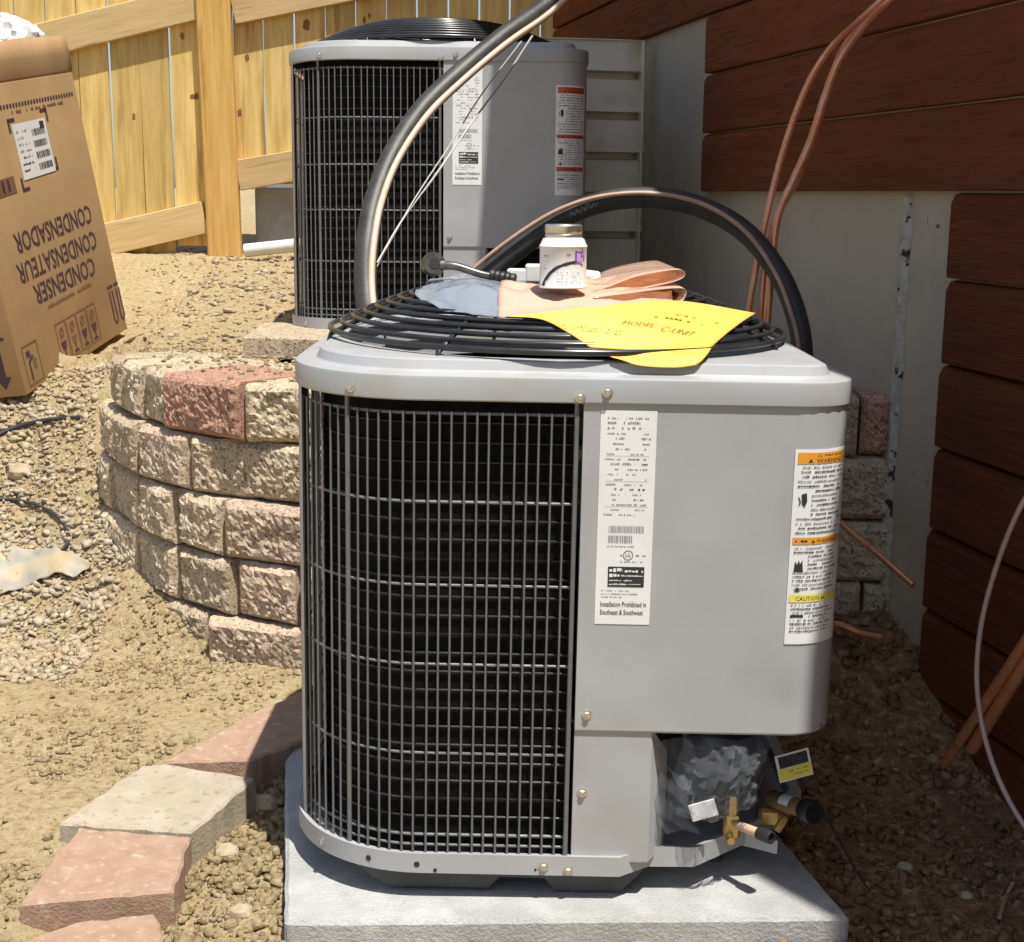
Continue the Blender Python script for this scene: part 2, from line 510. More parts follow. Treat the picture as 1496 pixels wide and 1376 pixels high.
def base_height(x, y):
    x = np.asarray(x, float); y = np.asarray(y, float)
    up = 0.50 + 0.095 * (np.clip(y, 3.0, 9.0) - 3.2)
    up = up - 0.12 * sstep(-1.15, -1.28, x) * sstep(3.9, 4.5, y) * sstep(5.8, 5.1, y)
    rise = sstep(3.15, 4.4, y)
    lo = -0.058 + (up + 0.058) * rise * sstep(0.2, -0.5, x)
    lo = lo + 0.20 * sstep(2.25, 2.95, y) * sstep(0.32, 0.62, x)
    # the bed left of the edging stones is filled higher than the strip by the pad
    edge = -0.60 + (y - 2.15) * 0.25
    lo = lo + 0.032 * sstep(0.02, -0.06, x - edge) * sstep(3.3, 2.8, y)
    d = wall_front_dist(x, y)
    fill = np.interp(y, [2.9, 3.02, 3.15, 3.34, 3.58, 3.72, 3.9], [-0.058, -0.01, 0.06, 0.115, 0.20, 0.33, 0.46])
    fill = np.where(x < -0.45, fill, -0.058)
    lo = np.maximum(lo, fill - 0.55 * np.clip(-d - 0.02, 0, None))
    inside = sstep(0.07, 0.10, d)
    inside = np.where(y > 4.2, 1.0, inside)
    pit = -0.15 * sstep(0.26, 0.16, np.hypot(x + 0.50, (y - 3.60) * 0.9))
    h = lo * (1 - inside) + (up + pit) * inside
    return h


def ground_z(x, y):
    return float(surface(np.array([x]), np.array([y]))[0])


GRID = {}


def surface(x, y):
    xs, ys, Z = GRID['xs'], GRID['ys'], GRID['Z']
    i = np.clip(np.searchsorted(xs, x) - 1, 0, len(xs) - 2); j = np.clip(np.searchsorted(ys, y) - 1, 0, len(ys) - 2)
    fx = (x - xs[i]) / (xs[i + 1] - xs[i]); fy = (y - ys[j]) / (ys[j + 1] - ys[j])
    return Z[j, i] * (1 - fx) * (1 - fy) + Z[j, i + 1] * fx * (1 - fy) + Z[j + 1, i] * (1 - fx) * fy + Z[j + 1, i + 1] * fx * fy


def build_ground():
    def axis(lo, hi, step, far):
        a = list(np.arange(lo, hi + 1e-6, step))
        s = step
        left, right = [], []
        x = lo
        while x > -far:
            s *= 1.35; x -= s; left.append(x)
        s = step; x = hi
        while x < far:
            s *= 1.35; x += s; right.append(x)
        return np.array(left[::-1] + a + right)
    xs, ys = axis(-1.75, 1.35, 0.0135, 500), axis(1.65, 4.4, 0.0125, 500)
    ys = np.unique(np.concatenate([ys, np.arange(4.4, 6.6, 0.03)]))
    X, Y = np.meshgrid(xs, ys)
    H = base_height(X, Y)
    near = (np.abs(X) < 3) & (Y > 0) & (Y < 8)
    rub = sstep(-0.95, -1.15, X) * sstep(2.6, 3.3, Y) * sstep(4.6, 4.0, Y)
    D = np.zeros_like(H)
    for (i, j) in zip(*np.nonzero(near)):
        x, y = X[i, j], Y[i, j]
        n1 = noise.noise((x * 4, y * 4, 0.3))
        n2 = noise.noise((x * 17, y * 17, 3.1))
        n3 = noise.noise((x * 48, y * 48, 7.7))
        D[i, j] = 0.016 * n1 + (0.007 + 0.010 * rub[i, j]) * n2 + (0.0045 + 0.006 * rub[i, j]) * max(n3, -0.3)
    Z = H + D
    GRID.update(xs=xs, ys=ys, Z=Z)
    nx, ny = len(xs), len(ys)
    me = bpy.data.meshes.new('ground')
    me.vertices.add(nx * ny)
    me.vertices.foreach_set('co', np.stack([X, Y, Z], -1).ravel())
    i = np.arange(nx * ny).reshape(ny, nx)
    q = np.stack([i[:-1, :-1], i[:-1, 1:], i[1:, 1:], i[1:, :-1]], -1).reshape(-1, 4)
    me.loops.add(q.size); me.loops.foreach_set('vertex_index', q.ravel())
    me.polygons.add(len(q)); me.polygons.foreach_set('loop_start', np.arange(0, q.size, 4)); me.polygons.foreach_set('loop_total', np.full(len(q), 4))
    me.polygons.foreach_set('use_smooth', np.ones(len(q), bool))
    me.update(); me.validate()
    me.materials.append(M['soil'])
    o = link('ground', me)
    tag(o, kind='structure')


def soil_material(name, grain=True):
    """dry tan subsoil that turns to damp earth along the foundation of the house"""
    m = bpy.data.materials.new(name)
    m.use_nodes = True
    nt = m.node_tree; N, L = nt.nodes, nt.links
    bs = N['Principled BSDF']; bs.inputs['Roughness'].default_value = 0.95; bs.inputs['Specular IOR Level'].default_value = 0.2
    tc = N.new('ShaderNodeTexCoord')

    def nz(scale, detail=5):
        n = N.new('ShaderNodeTexNoise'); n.inputs['Scale'].default_value = scale; n.inputs['Detail'].default_value = detail
        n.inputs['Roughness'].default_value = 0.65
        L.new(tc.outputs['Object'], n.inputs['Vector']); return n.outputs[0]

    def ramp(src, cols):
        r = N.new('ShaderNodeValToRGB')
        el = r.color_ramp.elements
        el[0].position, el[0].color = cols[0][0], (*cols[0][1], 1)
        el[1].position, el[1].color = cols[-1][0], (*cols[-1][1], 1)
        for p, c in cols[1:-1]:
            e = el.new(p); e.color = (*c, 1)
        L.new(src, r.inputs[0]); return r.outputs[0]

    def mix(f, a, b):
        x = N.new('ShaderNodeMix'); x.data_type = 'RGBA'
        L.new(f, x.inputs[0]); L.new(a, x.inputs[6]); L.new(b, x.inputs[7]); return x.outputs[2]
    dry1 = ramp(nz(3.0), [(0.30, (0.36, 0.265, 0.13)), (0.5, (0.43, 0.325, 0.172)), (0.70, (0.50, 0.395, 0.23))])
    dry2 = ramp(nz(70, 6), [(0.33, (0.165, 0.11, 0.046)), (0.46, (0.42, 0.32, 0.165)), (0.66, (0.58, 0.48, 0.30))])
    md = N.new('ShaderNodeMix'); md.data_type = 'RGBA'; md.inputs[0].default_value = 0.6
    L.new(dry1, md.inputs[6]); L.new(dry2, md.inputs[7])
    umber = ramp(nz(40, 6), [(0.3, (0.16, 0.085, 0.038)), (0.55, (0.36, 0.215, 0.105)), (0.72, (0.66, 0.47, 0.28))])  # darker, redder soil tone used beside the house wall
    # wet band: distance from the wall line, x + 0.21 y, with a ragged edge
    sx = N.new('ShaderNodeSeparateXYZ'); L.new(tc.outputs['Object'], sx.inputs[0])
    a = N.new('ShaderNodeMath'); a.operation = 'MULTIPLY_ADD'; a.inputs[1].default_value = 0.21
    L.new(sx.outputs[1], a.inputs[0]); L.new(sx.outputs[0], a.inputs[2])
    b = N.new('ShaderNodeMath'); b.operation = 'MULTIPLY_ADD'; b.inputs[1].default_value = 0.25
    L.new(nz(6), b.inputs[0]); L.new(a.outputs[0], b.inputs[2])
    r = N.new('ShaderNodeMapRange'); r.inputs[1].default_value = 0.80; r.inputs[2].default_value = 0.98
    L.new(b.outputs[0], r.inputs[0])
    L.new(mix(r.outputs[0], md.outputs[2], umber), bs.inputs['Base Color'])
    if grain:
        bp = N.new('ShaderNodeBump'); bp.inputs['Strength'].default_value = 1.0; bp.inputs['Distance'].default_value = 0.012
        L.new(nz(120, 7), bp.inputs['Height']); L.new(bp.outputs[0], bs.inputs['Normal'])
    return m


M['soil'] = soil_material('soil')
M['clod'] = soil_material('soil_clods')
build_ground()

# icosahedron for the clods
_ph = (1 + 5 ** 0.5) / 2
ICO_V = np.array([(-1, _ph, 0), (1, _ph, 0), (-1, -_ph, 0), (1, -_ph, 0), (0, -1, _ph), (0, 1, _ph), (0, -1, -_ph), (0, 1, -_ph), (_ph, 0, -1), (_ph, 0, 1), (-_ph, 0, -1), (-_ph, 0, 1)]) / 1.902
ICO_F = np.array([(0, 11, 5), (0, 5, 1), (0, 1, 7), (0, 7, 10), (0, 10, 11), (1, 5, 9), (5, 11, 4), (11, 10, 2), (10, 7, 6), (7, 1, 8), (3, 9, 4), (3, 4, 2), (3, 2, 6), (3, 6, 8), (3, 8, 9), (4, 9, 5), (2, 4, 11), (6, 2, 10), (8, 6, 7), (9, 8, 1)])


BOX_V = np.array([(x, y, z) for x in (-1, 1) for y in (-1, 1) for z in (-1, 1)], float) * 0.62
BOX_F = np.array([(0, 1, 3), (0, 3, 2), (4, 6, 7), (4, 7, 5), (0, 4, 5), (0, 5, 1), (2, 3, 7), (2, 7, 6), (0, 2, 6), (0, 6, 4), (1, 5, 7), (1, 7, 3)])


def scatter(name, xy, size, flat, material, sink=0.25, rough=0.42, zfix=None, shard=False):
    n = len(xy)
    z = surface(xy[:, 0], xy[:, 1]) if zfix is None else np.full(n, zfix)
    ang = RNG.uniform(0, 2 * math.pi, (n, 3))
    B_, BF_ = (BOX_V, BOX_F) if shard else (ICO_V, ICO_F)
    nv = len(B_)
    V = np.repeat(B_[None], n, 0) * (1 + RNG.uniform(-rough, rough, (n, nv, 1))) + (RNG.uniform(-0.28, 0.28, (n, nv, 3)) if shard else 0)
    V = V * (np.stack([RNG.uniform(0.7, 1.4, n), RNG.uniform(0.6, 1.1, n), flat * RNG.uniform(0.6, 1.2, n)], -1))[:, None, :]
    # tilt then spin
    t = (ang[:, 0] - math.pi) * (0.4 if shard else 0.22)
    c, s = np.cos(t)[:, None], np.sin(t)[:, None]
    V = np.stack([V[..., 0], V[..., 1] * c - V[..., 2] * s, V[..., 1] * s + V[..., 2] * c], -1)
    c, s = np.cos(ang[:, 2])[:, None], np.sin(ang[:, 2])[:, None]
    V = np.stack([V[..., 0] * c - V[..., 1] * s, V[..., 0] * s + V[..., 1] * c, V[..., 2]], -1)
    V = V * size[:, None, None] + np.stack([xy[:, 0], xy[:, 1], z + size * flat * (0.5 - sink)], -1)[:, None, :]
    F = (BF_[None] + (np.arange(n) * nv)[:, None, None]).reshape(-1, 3)
    me = bpy.data.meshes.new(name)
    me.vertices.add(n * nv); me.vertices.foreach_set('co', V.ravel())
    me.loops.add(F.size); me.loops.foreach_set('vertex_index', F.ravel())
    me.polygons.add(len(F)); me.polygons.foreach_set('loop_start', np.arange(0, F.size, 3)); me.polygons.foreach_set('loop_total', np.full(len(F), 3))
    me.update(); me.materials.append(material)
    o = link(name, me)
    tag(o, kind='stuff')
    return o


def uni(n, x0, x1, y0, y1): return np.stack([RNG.uniform(x0, x1, n), RNG.uniform(y0, y1, n)], -1)


def sizes(n, lo, hi, p=3.0): return lo + (hi - lo) * RNG.uniform(0, 1, n) ** p


fine = np.concatenate([uni(14000, -1.15, -0.3, 1.75, 3.3), uni(7500, -1.75, -0.8, 2.6, 4.2), uni(8000, -1.5, 0.0, 3.3, 6.2)])
dfn = wall_front_dist(fine[:, 0], fine[:, 1])
fine = fine[(np.abs(dfn) > 0.03) | (fine[:, 1] > 4.2)]
patch = np.array([noise.noise((p[0] * 3.2, p[1] * 3.2, 4.4)) + 0.5 * noise.noise((p[0] * 9, p[1] * 9, 1.1)) for p in fine])
fine = fine[RNG.uniform(0, 1, len(fine)) < np.clip(0.38 + 0.9 * patch, 0.06, 1.0)]
scatter('dry_soil_crumbs', fine, sizes(len(fine), 0.0018, 0.0105, 3.6), 0.65, M['clod'], 0.15, 0.35, shard=True)
gap = np.concatenate([uni(1100, -0.56, -0.33, 1.75, 2.5)])
scatter('dry_soil_clods', gap, sizes(len(gap), 0.003, 0.015, 2.4), 0.75, M['clod'], 0.1, 0.35, shard=True)
darker = uni(6000, 0.36, 1.0, 1.6, 3.0)
scatter('darker_soil_clods', darker, sizes(len(darker), 0.0018, 0.015, 4.5), 0.7, M['clod'], 0.1, 0.35, shard=True)
M['rubble'] = mat('broken_rubble', (0.27, 0.215, 0.135), (0.52, 0.44, 0.31), 55, 5, 0.95, bump=0.8, bscale=160, c3=(0.40, 0.31, 0.18), c3scale=5, c3lo=0.45, c3hi=0.65)
rub = uni(8000, -1.75, -0.98, 2.85, 4.2)
rub = rub[wall_front_dist(rub[:, 0], rub[:, 1]) < -0.03]
scatter('broken_rubble', rub, sizes(len(rub), 0.004, 0.017, 2.4), 0.55, M['rubble'], 0.05, 0.35, shard=True)
top = np.concatenate([uni(1500, -1.2, -0.3, 2.98, 3.7)])
dt = wall_front_dist(top[:, 0], top[:, 1])
top = top[(dt > 0.015) & (dt < 0.5) & (RNG.uniform(0, 1, len(dt)) < 0.15 + 2.0 * np.clip(dt - 0.05, 0, 1))]
scatter('wall_top_crumbs', top, sizes(len(top), 0.0025, 0.012, 3), 0.7, M['clod'], 0.2, 0.35, zfix=0.612)
tp = uni(900, -1.3, -0.2, 3.9, 6.1)
scatter('terrace_pebbles', tp, sizes(len(tp), 0.005, 0.022, 3.0), 0.5, M['rubble'], 0.1, 0.35, shard=True)

# ------------------------------------------------------------------ the house: foundation, lap siding, added shade roof
H0 = Vector((0.9233, 2.3317, 0))
HD = Vector((-0.2064, 0.9785, 0)).normalized()       # along the wall, away from the camera
HN = Vector((-HD.y, HD.x, 0))                         # out of the wall, to the yard


def HP(s, o, z): return H0 + HD * s + HN * o + Vector((0, 0, z))


def wall_s(px, py):
    d = Vector(ray(px, py)); o = Vector(CAM_O)
    t = (H0 - o).dot(HN) / d.dot(HN)
    return (o + d * t - H0).dot(HD)


house = empty('house', HP(0, 0, -0.1))
tag(house, 'brown lap-sided house wall on a grey concrete foundation along the right side', 'house')
house_inv = Matrix.Translation(-house.location)


def hbuild(mb, name, mats, smooth=None, parent=house):
    mb.v = [tuple(Vector(v) - house.location) for v in mb.v]
    return mb.build(name, mats, parent, smooth)


S_END = wall_s(812, 25)
s1 = wall_s(1390, 430)
s2 = wall_s(1032, 190)
fd = MB()
nseg = 40
for (sa, sb) in ((-6.0, S_END),):
    vs = []
    for o_, z_ in ((-0.014, -0.4), (-0.014, 2.85), (-0.20, 2.85), (-0.20, -0.4)):
        vs += [HP(sa, o_, z_), HP(sb, o_, z_)]
    fd.add(vs, [(0, 1, 3, 2), (2, 3, 5, 4), (4, 5, 7, 6), (6, 7, 1, 0), (0, 2, 4, 6), (1, 7, 5, 3)])
hbuild(fd, 'foundation', M['foundation'])
# ragged cold joint running up the foundation
sj = MB()
sm = wall_s(1302, 560)
rows = 90
vs, fs = [], []
for i in range(rows + 1):
    z = -0.05 + 1.085 * i / rows
    wob = 0.006 * noise.noise((z * 6, 1.0, 0))
    hw = 0.020 + 0.008 * noise.noise((z * 14, 5.0, 0))
    for k in range(7):
        u = (k / 6 * 2 - 1)
        dep = -0.0135 + 0.010 * (1 - u * u) + 0.006 * noise.noise((z * 60, u * 2, 2.0)) * (1 - u * u)
        vs.append(HP(sm + wob + u * hw, dep, z))
for i in range(rows):
    for k in range(6):
        a = i * 7 + k
        fs.append((a, a + 1, a + 8, a + 7))
sj.add(vs, fs)
hbuild(sj, 'concrete_joint', M['seam'], 60)
# a few honeycomb chips in the concrete by the joint
for (px, py, w, h) in ((1362, 330, 0.03, 0.010), (1345, 322, 0.012, 0.02), (1345, 705, 0.007, 0.018), (1350, 560, 0.006, 0.01), (1325, 690, 0.008, 0.012)):
    s_ = wall_s(px, py)
    z_ = (Vector(CAM_O) + Vector(ray(px, py)) * ((HP(s_, 0, 0) - Vector(CAM_O)).dot(HD) / Vector(ray(px, py)).dot(HD))).z
    c = MB()
    n = 9
    ring = [HP(s_ + w / 2 * math.cos(6.283 * k / n) * random.uniform(0.6, 1.1), -0.0125, z_ + h / 2 * math.sin(6.283 * k / n) * random.uniform(0.6, 1.1)) for k in range(n)]
    c.add(ring + [HP(s_, -0.011, z_)], [(k, (k + 1) % n, n) for k in range(n)])
    hbuild(c, 'concrete_chip', M['seam'])


def board(sa, sb, z, ex=0.165):
    """one lap board: butt edge proud at the bottom, tucked at the top, face gently uneven"""
    b = MB()
    n = max(2, int((sb - sa) / 0.12))
    rows_ = [(-0.013, z + 0.003), (0.009, z + 0.003), (0.0115, z + 0.006), (0.012, z + 0.05), (0.012, z + ex - 0.020), (0.004, z + ex - 0.004), (-0.005, z + ex - 0.001), (-0.013, z + ex - 0.001)]
    vs = []
    for i in range(n + 1):
        s = sa + (sb - sa) * i / n
        w = 0.0012 * noise.noise((s * 2.3, z * 3, 1.7))
        for o_, z_ in rows_: vs.append(HP(s, o_ + (w if o_ > -0.01 else 0), z_ + w))
    fs = []
    m = len(rows_)
    for i in range(n):
        for k in range(m - 1): fs.append((i * m + k, (i + 1) * m + k, (i + 1) * m + k + 1, i * m + k + 1))
    fs.append(tuple(range(m))); fs.append(tuple(n * m + k for k in range(m))[::-1])
    b.add(vs, fs)
    return hbuild(b, 'siding_board', M['siding'])


EXP = 0.1655
for j in range(-8, 11):
    z = 1.042 + EXP * j
    sb = s1 if j < 0 else (s2 if j < 3 else S_END)
    if j < 0:
        board(-6.0, sb + 0.004 * (j % 2), z)
    elif j in (1, 4):
        board(-6.0, sb - 1.9, z); board(sb - 1.898, sb, z)
    else:
        board(-6.0, sb, z)
cb = MB()
cb.box(HP(S_END + 0.012, -0.06, 1.55), (0.10, 0.10, 3.0), Matrix.Rotation(WALL_A, 3, 'Z'))
hbuild(cb, 'corner_board', M['trim'])
# body of the house behind the wall, and an added unseen roof, its edge bent to shade the side yard
hb = MB()
vs = []
for z_ in (-0.4, 2.85):
    vs += [HP(-6.0, -0.21, z_), HP(S_END, -0.21, z_), HP(S_END, -6.0, z_), HP(-6.0, -6.0, z_)]
hb.add(vs, [(0, 1, 5, 4), (1, 2, 6, 5), (2, 3, 7, 6), (3, 0, 4, 7), (4, 5, 6, 7)])
hbuild(hb, 'rear_wall', M['foundation'])
rf = MB()
SHADE_EDGE = [(0.9, -4.0), (1.16, 0.80), (1.04, 0.965), (0.945, 1.096), (0.90, 1.33), (0.86, 1.65), (0.27, 3.22), (-0.35, 5.0), (-0.42, 6.05)]
far = HP(S_END, -6.2, 0)
poly = [(SHADE_EDGE[0][0] + 6.0, -4.0), (far.x, far.y)] + [SHADE_EDGE[-1]] + SHADE_EDGE[-2::-1]
poly = [(SHADE_EDGE[0][0] + 6.0, -4.0), (6.5, 6.6), SHADE_EDGE[-1]] + SHADE_EDGE[-2::-1]
rf.prism(poly, 2.90, 3.06)
hbuild(rf, 'shade_roof', M['trim'])


# ------------------------------------------------------------------ corrugated metal window well against the house
def window_well():
    root = empty('window_well', HP(wall_s(945, 220), 0, 0.5))
    tag(root, 'pale corrugated metal window well standing against the foundation behind the rear unit', 'window well')
    s0 = wall_s(946, 220)
    path = []
    for k in range(25):
        a = math.pi * k / 24
        path.append(HP(s0 + 0.5 - 0.5 * math.cos(a), 0.015 + 0.72 * math.sin(a) ** 0.55, 0))
    pts = smooth_path(path, 3)
    z0, z1, pitch = 0.45, 1.525, 0.128
    prof = []
    z = z1
    prof.append((0.012, z1))
    k = 0
    while z > z0:
        prof += [(0.0, z - 0.004), (0.002, z - pitch * 0.55), (0.012, z - pitch * 0.72), (0.014, z - pitch * 0.76), (-0.034, z - pitch * 0.78), (-0.036, z - pitch * 0.95), (-0.002, z - pitch * 0.995)]
        z -= pitch
    vs, fs = [], []
    n = len(pts)
    for i, p in enumerate(pts):
        a, b = pts[max(0, i - 1)], pts[min(n - 1, i + 1)]
        t = (b - a).normalized()
        nn = Vector((t.y, -t.x, 0))
        if nn.dot(HN) < 0 and 5 < i < n - 5 and False: nn = -nn
        cc = HP(s0 + 0.5, 0.2, 0)
        if (p - cc).dot(nn) < 0: nn = -nn
        for o_, z_ in prof: vs.append(p + nn * o_ + Vector((0, 0, z_)) - root.location)
    m = len(prof)
    for i in range(n - 1):
        for k in range(m - 1): fs.append((i * m + k, (i + 1) * m + k, (i + 1) * m + k + 1, i * m + k + 1))
    b = MB(); b.add(vs, fs)
    sh = b.build('corrugated_sheet', M['galv'], root, 50)
    md = sh.modifiers.new('thick', 'SOLIDIFY'); md.thickness = 0.003
    fl = MB()
    for q in (0,):
        c = HP(s0 - 0.004, 0.03, 0.98) - root.location
        fl.box(c, (0.045, 0.006, 1.08), Matrix.Rotation(WALL_A + math.pi / 2, 3, 'Z'))
    fl.build('mounting_flange', M['galv'], root)


window_well()


# ------------------------------------------------------------------ retaining wall of split-face blocks
def wall_at(s):
    s = min(max(s, 0.0), WS[-1] - 1e-6)
    i = int(np.searchsorted(WS, s, 'right') - 1)
    t = (s - WS[i]) / (WS[i + 1] - WS[i])
    p = WL[i] * (1 - t) + WL[i + 1] * t
    a, b = WL[max(0, i - 2)], WL[min(len(WL) - 1, i + 3)]
    e = (b - a) / np.linalg.norm(b - a)
    return p, np.array([e[1], -e[0]])      # behind


def near_s(x, y):
    d = np.hypot(WL[:, 0] - x, WL[:, 1] - y)
    return WS[int(d.argmin())]


rwall = empty('retaining_wall', (-0.4, 3.0, -0.05))
tag(rwall, 'curved retaining wall of tan and red split-face blocks behind the front unit', 'retaining wall')
RW_O = Vector(rwall.location)
_seed = [0]


def wall_block(sa, sb, z0, z1, out, m, depth=0.22):
    _seed[0] += 1
    sd = _seed[0] * 3.7
    n, r = max(8, int((sb - sa) / 0.0075)), 18
    g = 0.0035
    vs, fs = [], []
    tiltz = random.uniform(-0.006, 0.006)
    push = random.uniform(-0.010, 0.010)
    yaw = random.uniform(-0.010, 0.010)
    ca, cb_ = wall_at(sa + 0.0045), wall_at(sb - 0.0045)
    cn = ca[1] + cb_[1]; cn = cn / np.linalg.norm(cn)
    for i in range(n + 1):
        u = i / n
        s = sa + g + (sb - sa - 2 * g) * u
        p, nb = ca[0] * (1 - u) + cb_[0] * u, cn
        for k in range(r + 1):
            v = k / r
            z = z0 + 0.002 + (z1 - z0 - 0.004) * v + tiltz * (u - 0.5)
            eu, ev = min(u, 1 - u), min(v, 1 - v)
            edge = min(eu * (sb - sa), ev * (z1 - z0)) / 0.014
            bul = min(1.0, edge)
            rr = 0.008 * noise.fractal((s * 9, z * 9, sd), 0.9, 2.1, 3) + 0.004 * noise.noise((s * 42, z * 42, sd)) + 0.004 * noise.noise((s * 85, z * 85, sd)) + 0.0055 * noise.noise((s * 150, z * 150, sd))
            o = -out + push + yaw * (u - 0.5) * 2 - (0.012 + rr) * (0.15 + 0.85 * bul)
            o += 0.009 * max(0.0, (v - 0.92) / 0.08) + 0.010 * max(0.0, (0.08 - v) / 0.08)
            q = p + nb * o
            zz = z + (0.003 * noise.noise((s * 25, z * 9, sd + 3)) if k in (0, r) else 0)
            vs.append((q[0] - RW_O.x, q[1] - RW_O.y, zz - RW_O.z))
    for i in range(n):
        for k in range(r):
            a = i * (r + 1) + k
            fs.append((a, a + r + 1, a + r + 2, a + 1))
    # body behind the face
    b0 = len(vs)
    for i in range(n + 1):
        s = sa + g + (sb - sa - 2 * g) * i / n
        p, nb = ca[0] * (1 - i / n) + cb_[0] * (i / n), cn
        q = p + nb * (depth - out)
        vs.append((q[0] - RW_O.x, q[1] - RW_O.y, z0 + 0.002 - RW_O.z)); vs.append((q[0] - RW_O.x, q[1] - RW_O.y, z1 - 0.002 - RW_O.z))
    for i in range(n):
        t0, t1 = i * (r + 1) + r, (i + 1) * (r + 1) + r
        fs.append((t0, t1, b0 + 2 * (i + 1) + 1, b0 + 2 * i + 1))
        l0, l1 = i * (r + 1), (i + 1) * (r + 1)
        fs.append((l1, l0, b0 + 2 * i, b0 + 2 * (i + 1)))
        fs.append((b0 + 2 * i, b0 + 2 * i + 1, b0 + 2 * (i + 1) + 1, b0 + 2 * (i + 1)))
    fs.append(tuple(range(r + 1)) + (b0 + 1, b0))
    e = n * (r + 1)
    fs.append((b0 + 2 * n, b0 + 2 * n + 1) + tuple(e + k for k in range(r, -1, -1)))
    mb = MB(); mb.add(vs, fs)
    o = mb.build('block', M[m], rwall)
    return o


sA = {k: near_s(*v) for k, v in dict(a=(-0.60, 3.03), b=(-0.83, 3.21), c=(-1.0, 3.42), d=(-0.74, 3.14), e=(-1.07, 3.60), f=(-0.91, 3.32), g=(-0.65, 3.06), h=(-0.80, 3.18), i=(-0.50, 2.99)).items()}
courses = [
    (0.477, 0.613, 0.0, [0.30, 0.62, 0.93, 1.24, sA['a'], sA['b'], sA['c'], sA['c'] + 0.16], ['red', 'tan', 'pink', 'tan', 'tan', 'red', 'tan', 'tan']),
    (0.341, 0.477, 0.012, [0.22, 0.50, 0.80, 1.10, 1.38, sA['d'], sA['e'] - 0.14, sA['e'] + 0.05], ['tan', 'pink', 'tan', 'tan', 'tan', 'tan', 'pink', 'tan']),
    (0.205, 0.341, 0.020, [0.35, 0.66, 0.96, 1.26, 1.50, sA['g'], sA['f'], sA['e'] + 0.06], ['tan', 'tan', 'red', 'tan', 'tan', 'pink', 'tan', 'tan']),
    (0.069, 0.205, 0.030, [0.28, 0.58, 0.90, 1.20, 1.50 + 0.02, sA['h'] - 0.03, sA['e'] - 0.06, sA['e'] + 0.16], ['tan', 'pink', 'tan', 'tan', 'tan', 'pink', 'tan', 'tan']),
    (-0.067, 0.069, 0.040, [0.35, 0.66, 0.96, 1.26, 1.50, sA['g'] + 0.04, sA['h'] + 0.02], ['tan', 'tan', 'red', 'tan', 'tan', 'pink', 'tan']),
]
for z0, z1, out, cuts, ms in courses:
    cuts = [0.0] + cuts
    for a, b, m in zip(cuts, cuts[1:], ms):
        if b - a <= 0.04: continue
        if a > 1.5 and b - a > 0.27 and m != 'red':
            h_ = a + (b - a) * random.uniform(0.44, 0.56)
            wall_block(a, h_, z0, z1, out, 'block_' + m); wall_block(h_, b, z0, z1, out, 'block_tan')
        else:
            wall_block(a, b, z0, z1, out, 'block_' + m)


def slab_block(name, poly, z0, z1, m, label, cat='block', group=None, rough=0.003):
    """a loose concrete block lying flat: chamfered prism with worn, uneven edges"""
    c = Vector((sum(p[0] for p in poly) / len(poly), sum(p[1] for p in poly) / len(poly), z0))
    pts = []
    n = len(poly)
    for i in range(n):
        a, b = Vector(poly[i]), Vector(poly[(i + 1) % n])
        k = max(2, int((b - a).length / 0.02))
        for j in range(k):
            q = a + (b - a) * j / k
            w = rough * (0.35 if j == 0 else 1.0)
            pts.append((q.x - c.x + random.uniform(-w, w), q.y - c.y + random.uniform(-w, w)))
    if sum(pts[i - 1][0] * pts[i][1] - pts[i][0] * pts[i - 1][1] for i in range(len(pts))) < 0: pts.reverse()
    mb = MB(); mb.prism(pts, 0, z1 - z0, inset=0.004)
    o = mb.build(name, M[m])
    o.location = c
    return tag(o, label, cat, group)


def zpoly(pxs, z): return [tuple(on_z(px, py, z)[:2]) for px, py in pxs]


# loose edging stones set end to end along the bed
slab_block('edging_stone', zpoly([(238, 1113), (373, 1038), (452, 1005), (470, 1070), (368, 1109)], 0.004), -0.09, 0.004, 'paver_red',
           'red edging stone half in the shadow of the front unit', 'edging stone', 'edging stones laid in a line')
slab_block('edging_stone', zpoly([(86, 1202), (206, 1118), (242, 1115), (374, 1136), (280, 1214)], 0.006), -0.09, 0.006, 'paver_tan',
           'tan edging stone between two red ones', 'edging stone', 'edging stones laid in a line')
slab_block('edging_stone', zpoly([(27, 1320), (114, 1209), (278, 1222), (254, 1301)], 0.0), -0.09, 0.0, 'paver_red',
           'red edging stone nearest the camera that shows whole', 'edging stone', 'edging stones laid in a line')
slab_block('edging_stone', zpoly([(-40, 1400), (110, 1347), (226, 1333), (240, 1366), (225, 1440), (-60, 1450)], -0.012), -0.10, -0.012, 'paver_red',
           'pinkish edging stone cut off by the bottom edge of the photo', 'edging stone', 'edging stones laid in a line')

# loose blocks lying on top of the wall
slab_block('loose_block', [(-0.90, 3.36), (-0.62, 3.20), (-0.50, 3.36), (-0.56, 3.62), (-0.82, 3.66)], 0.535, 0.606, 'block_tan', 'dusty flat block lying on the terrace behind the top course', 'block')
slab_block('loose_block', [(-0.70, 3.54), (-0.40, 3.50), (-0.36, 3.80), (-0.42, 3.95), (-0.72, 3.95)], 0.607, 0.662, 'block_tan', 'tan slab laid across a hollow under the left corner of the rear unit', 'block')
slab_block('footing_block', [(-0.60, 3.44), (-0.535, 3.44), (-0.535, 3.60), (-0.60, 3.60)], 0.44, 0.606, 'pad', 'pale concrete block propping the slab under the rear unit', 'block')


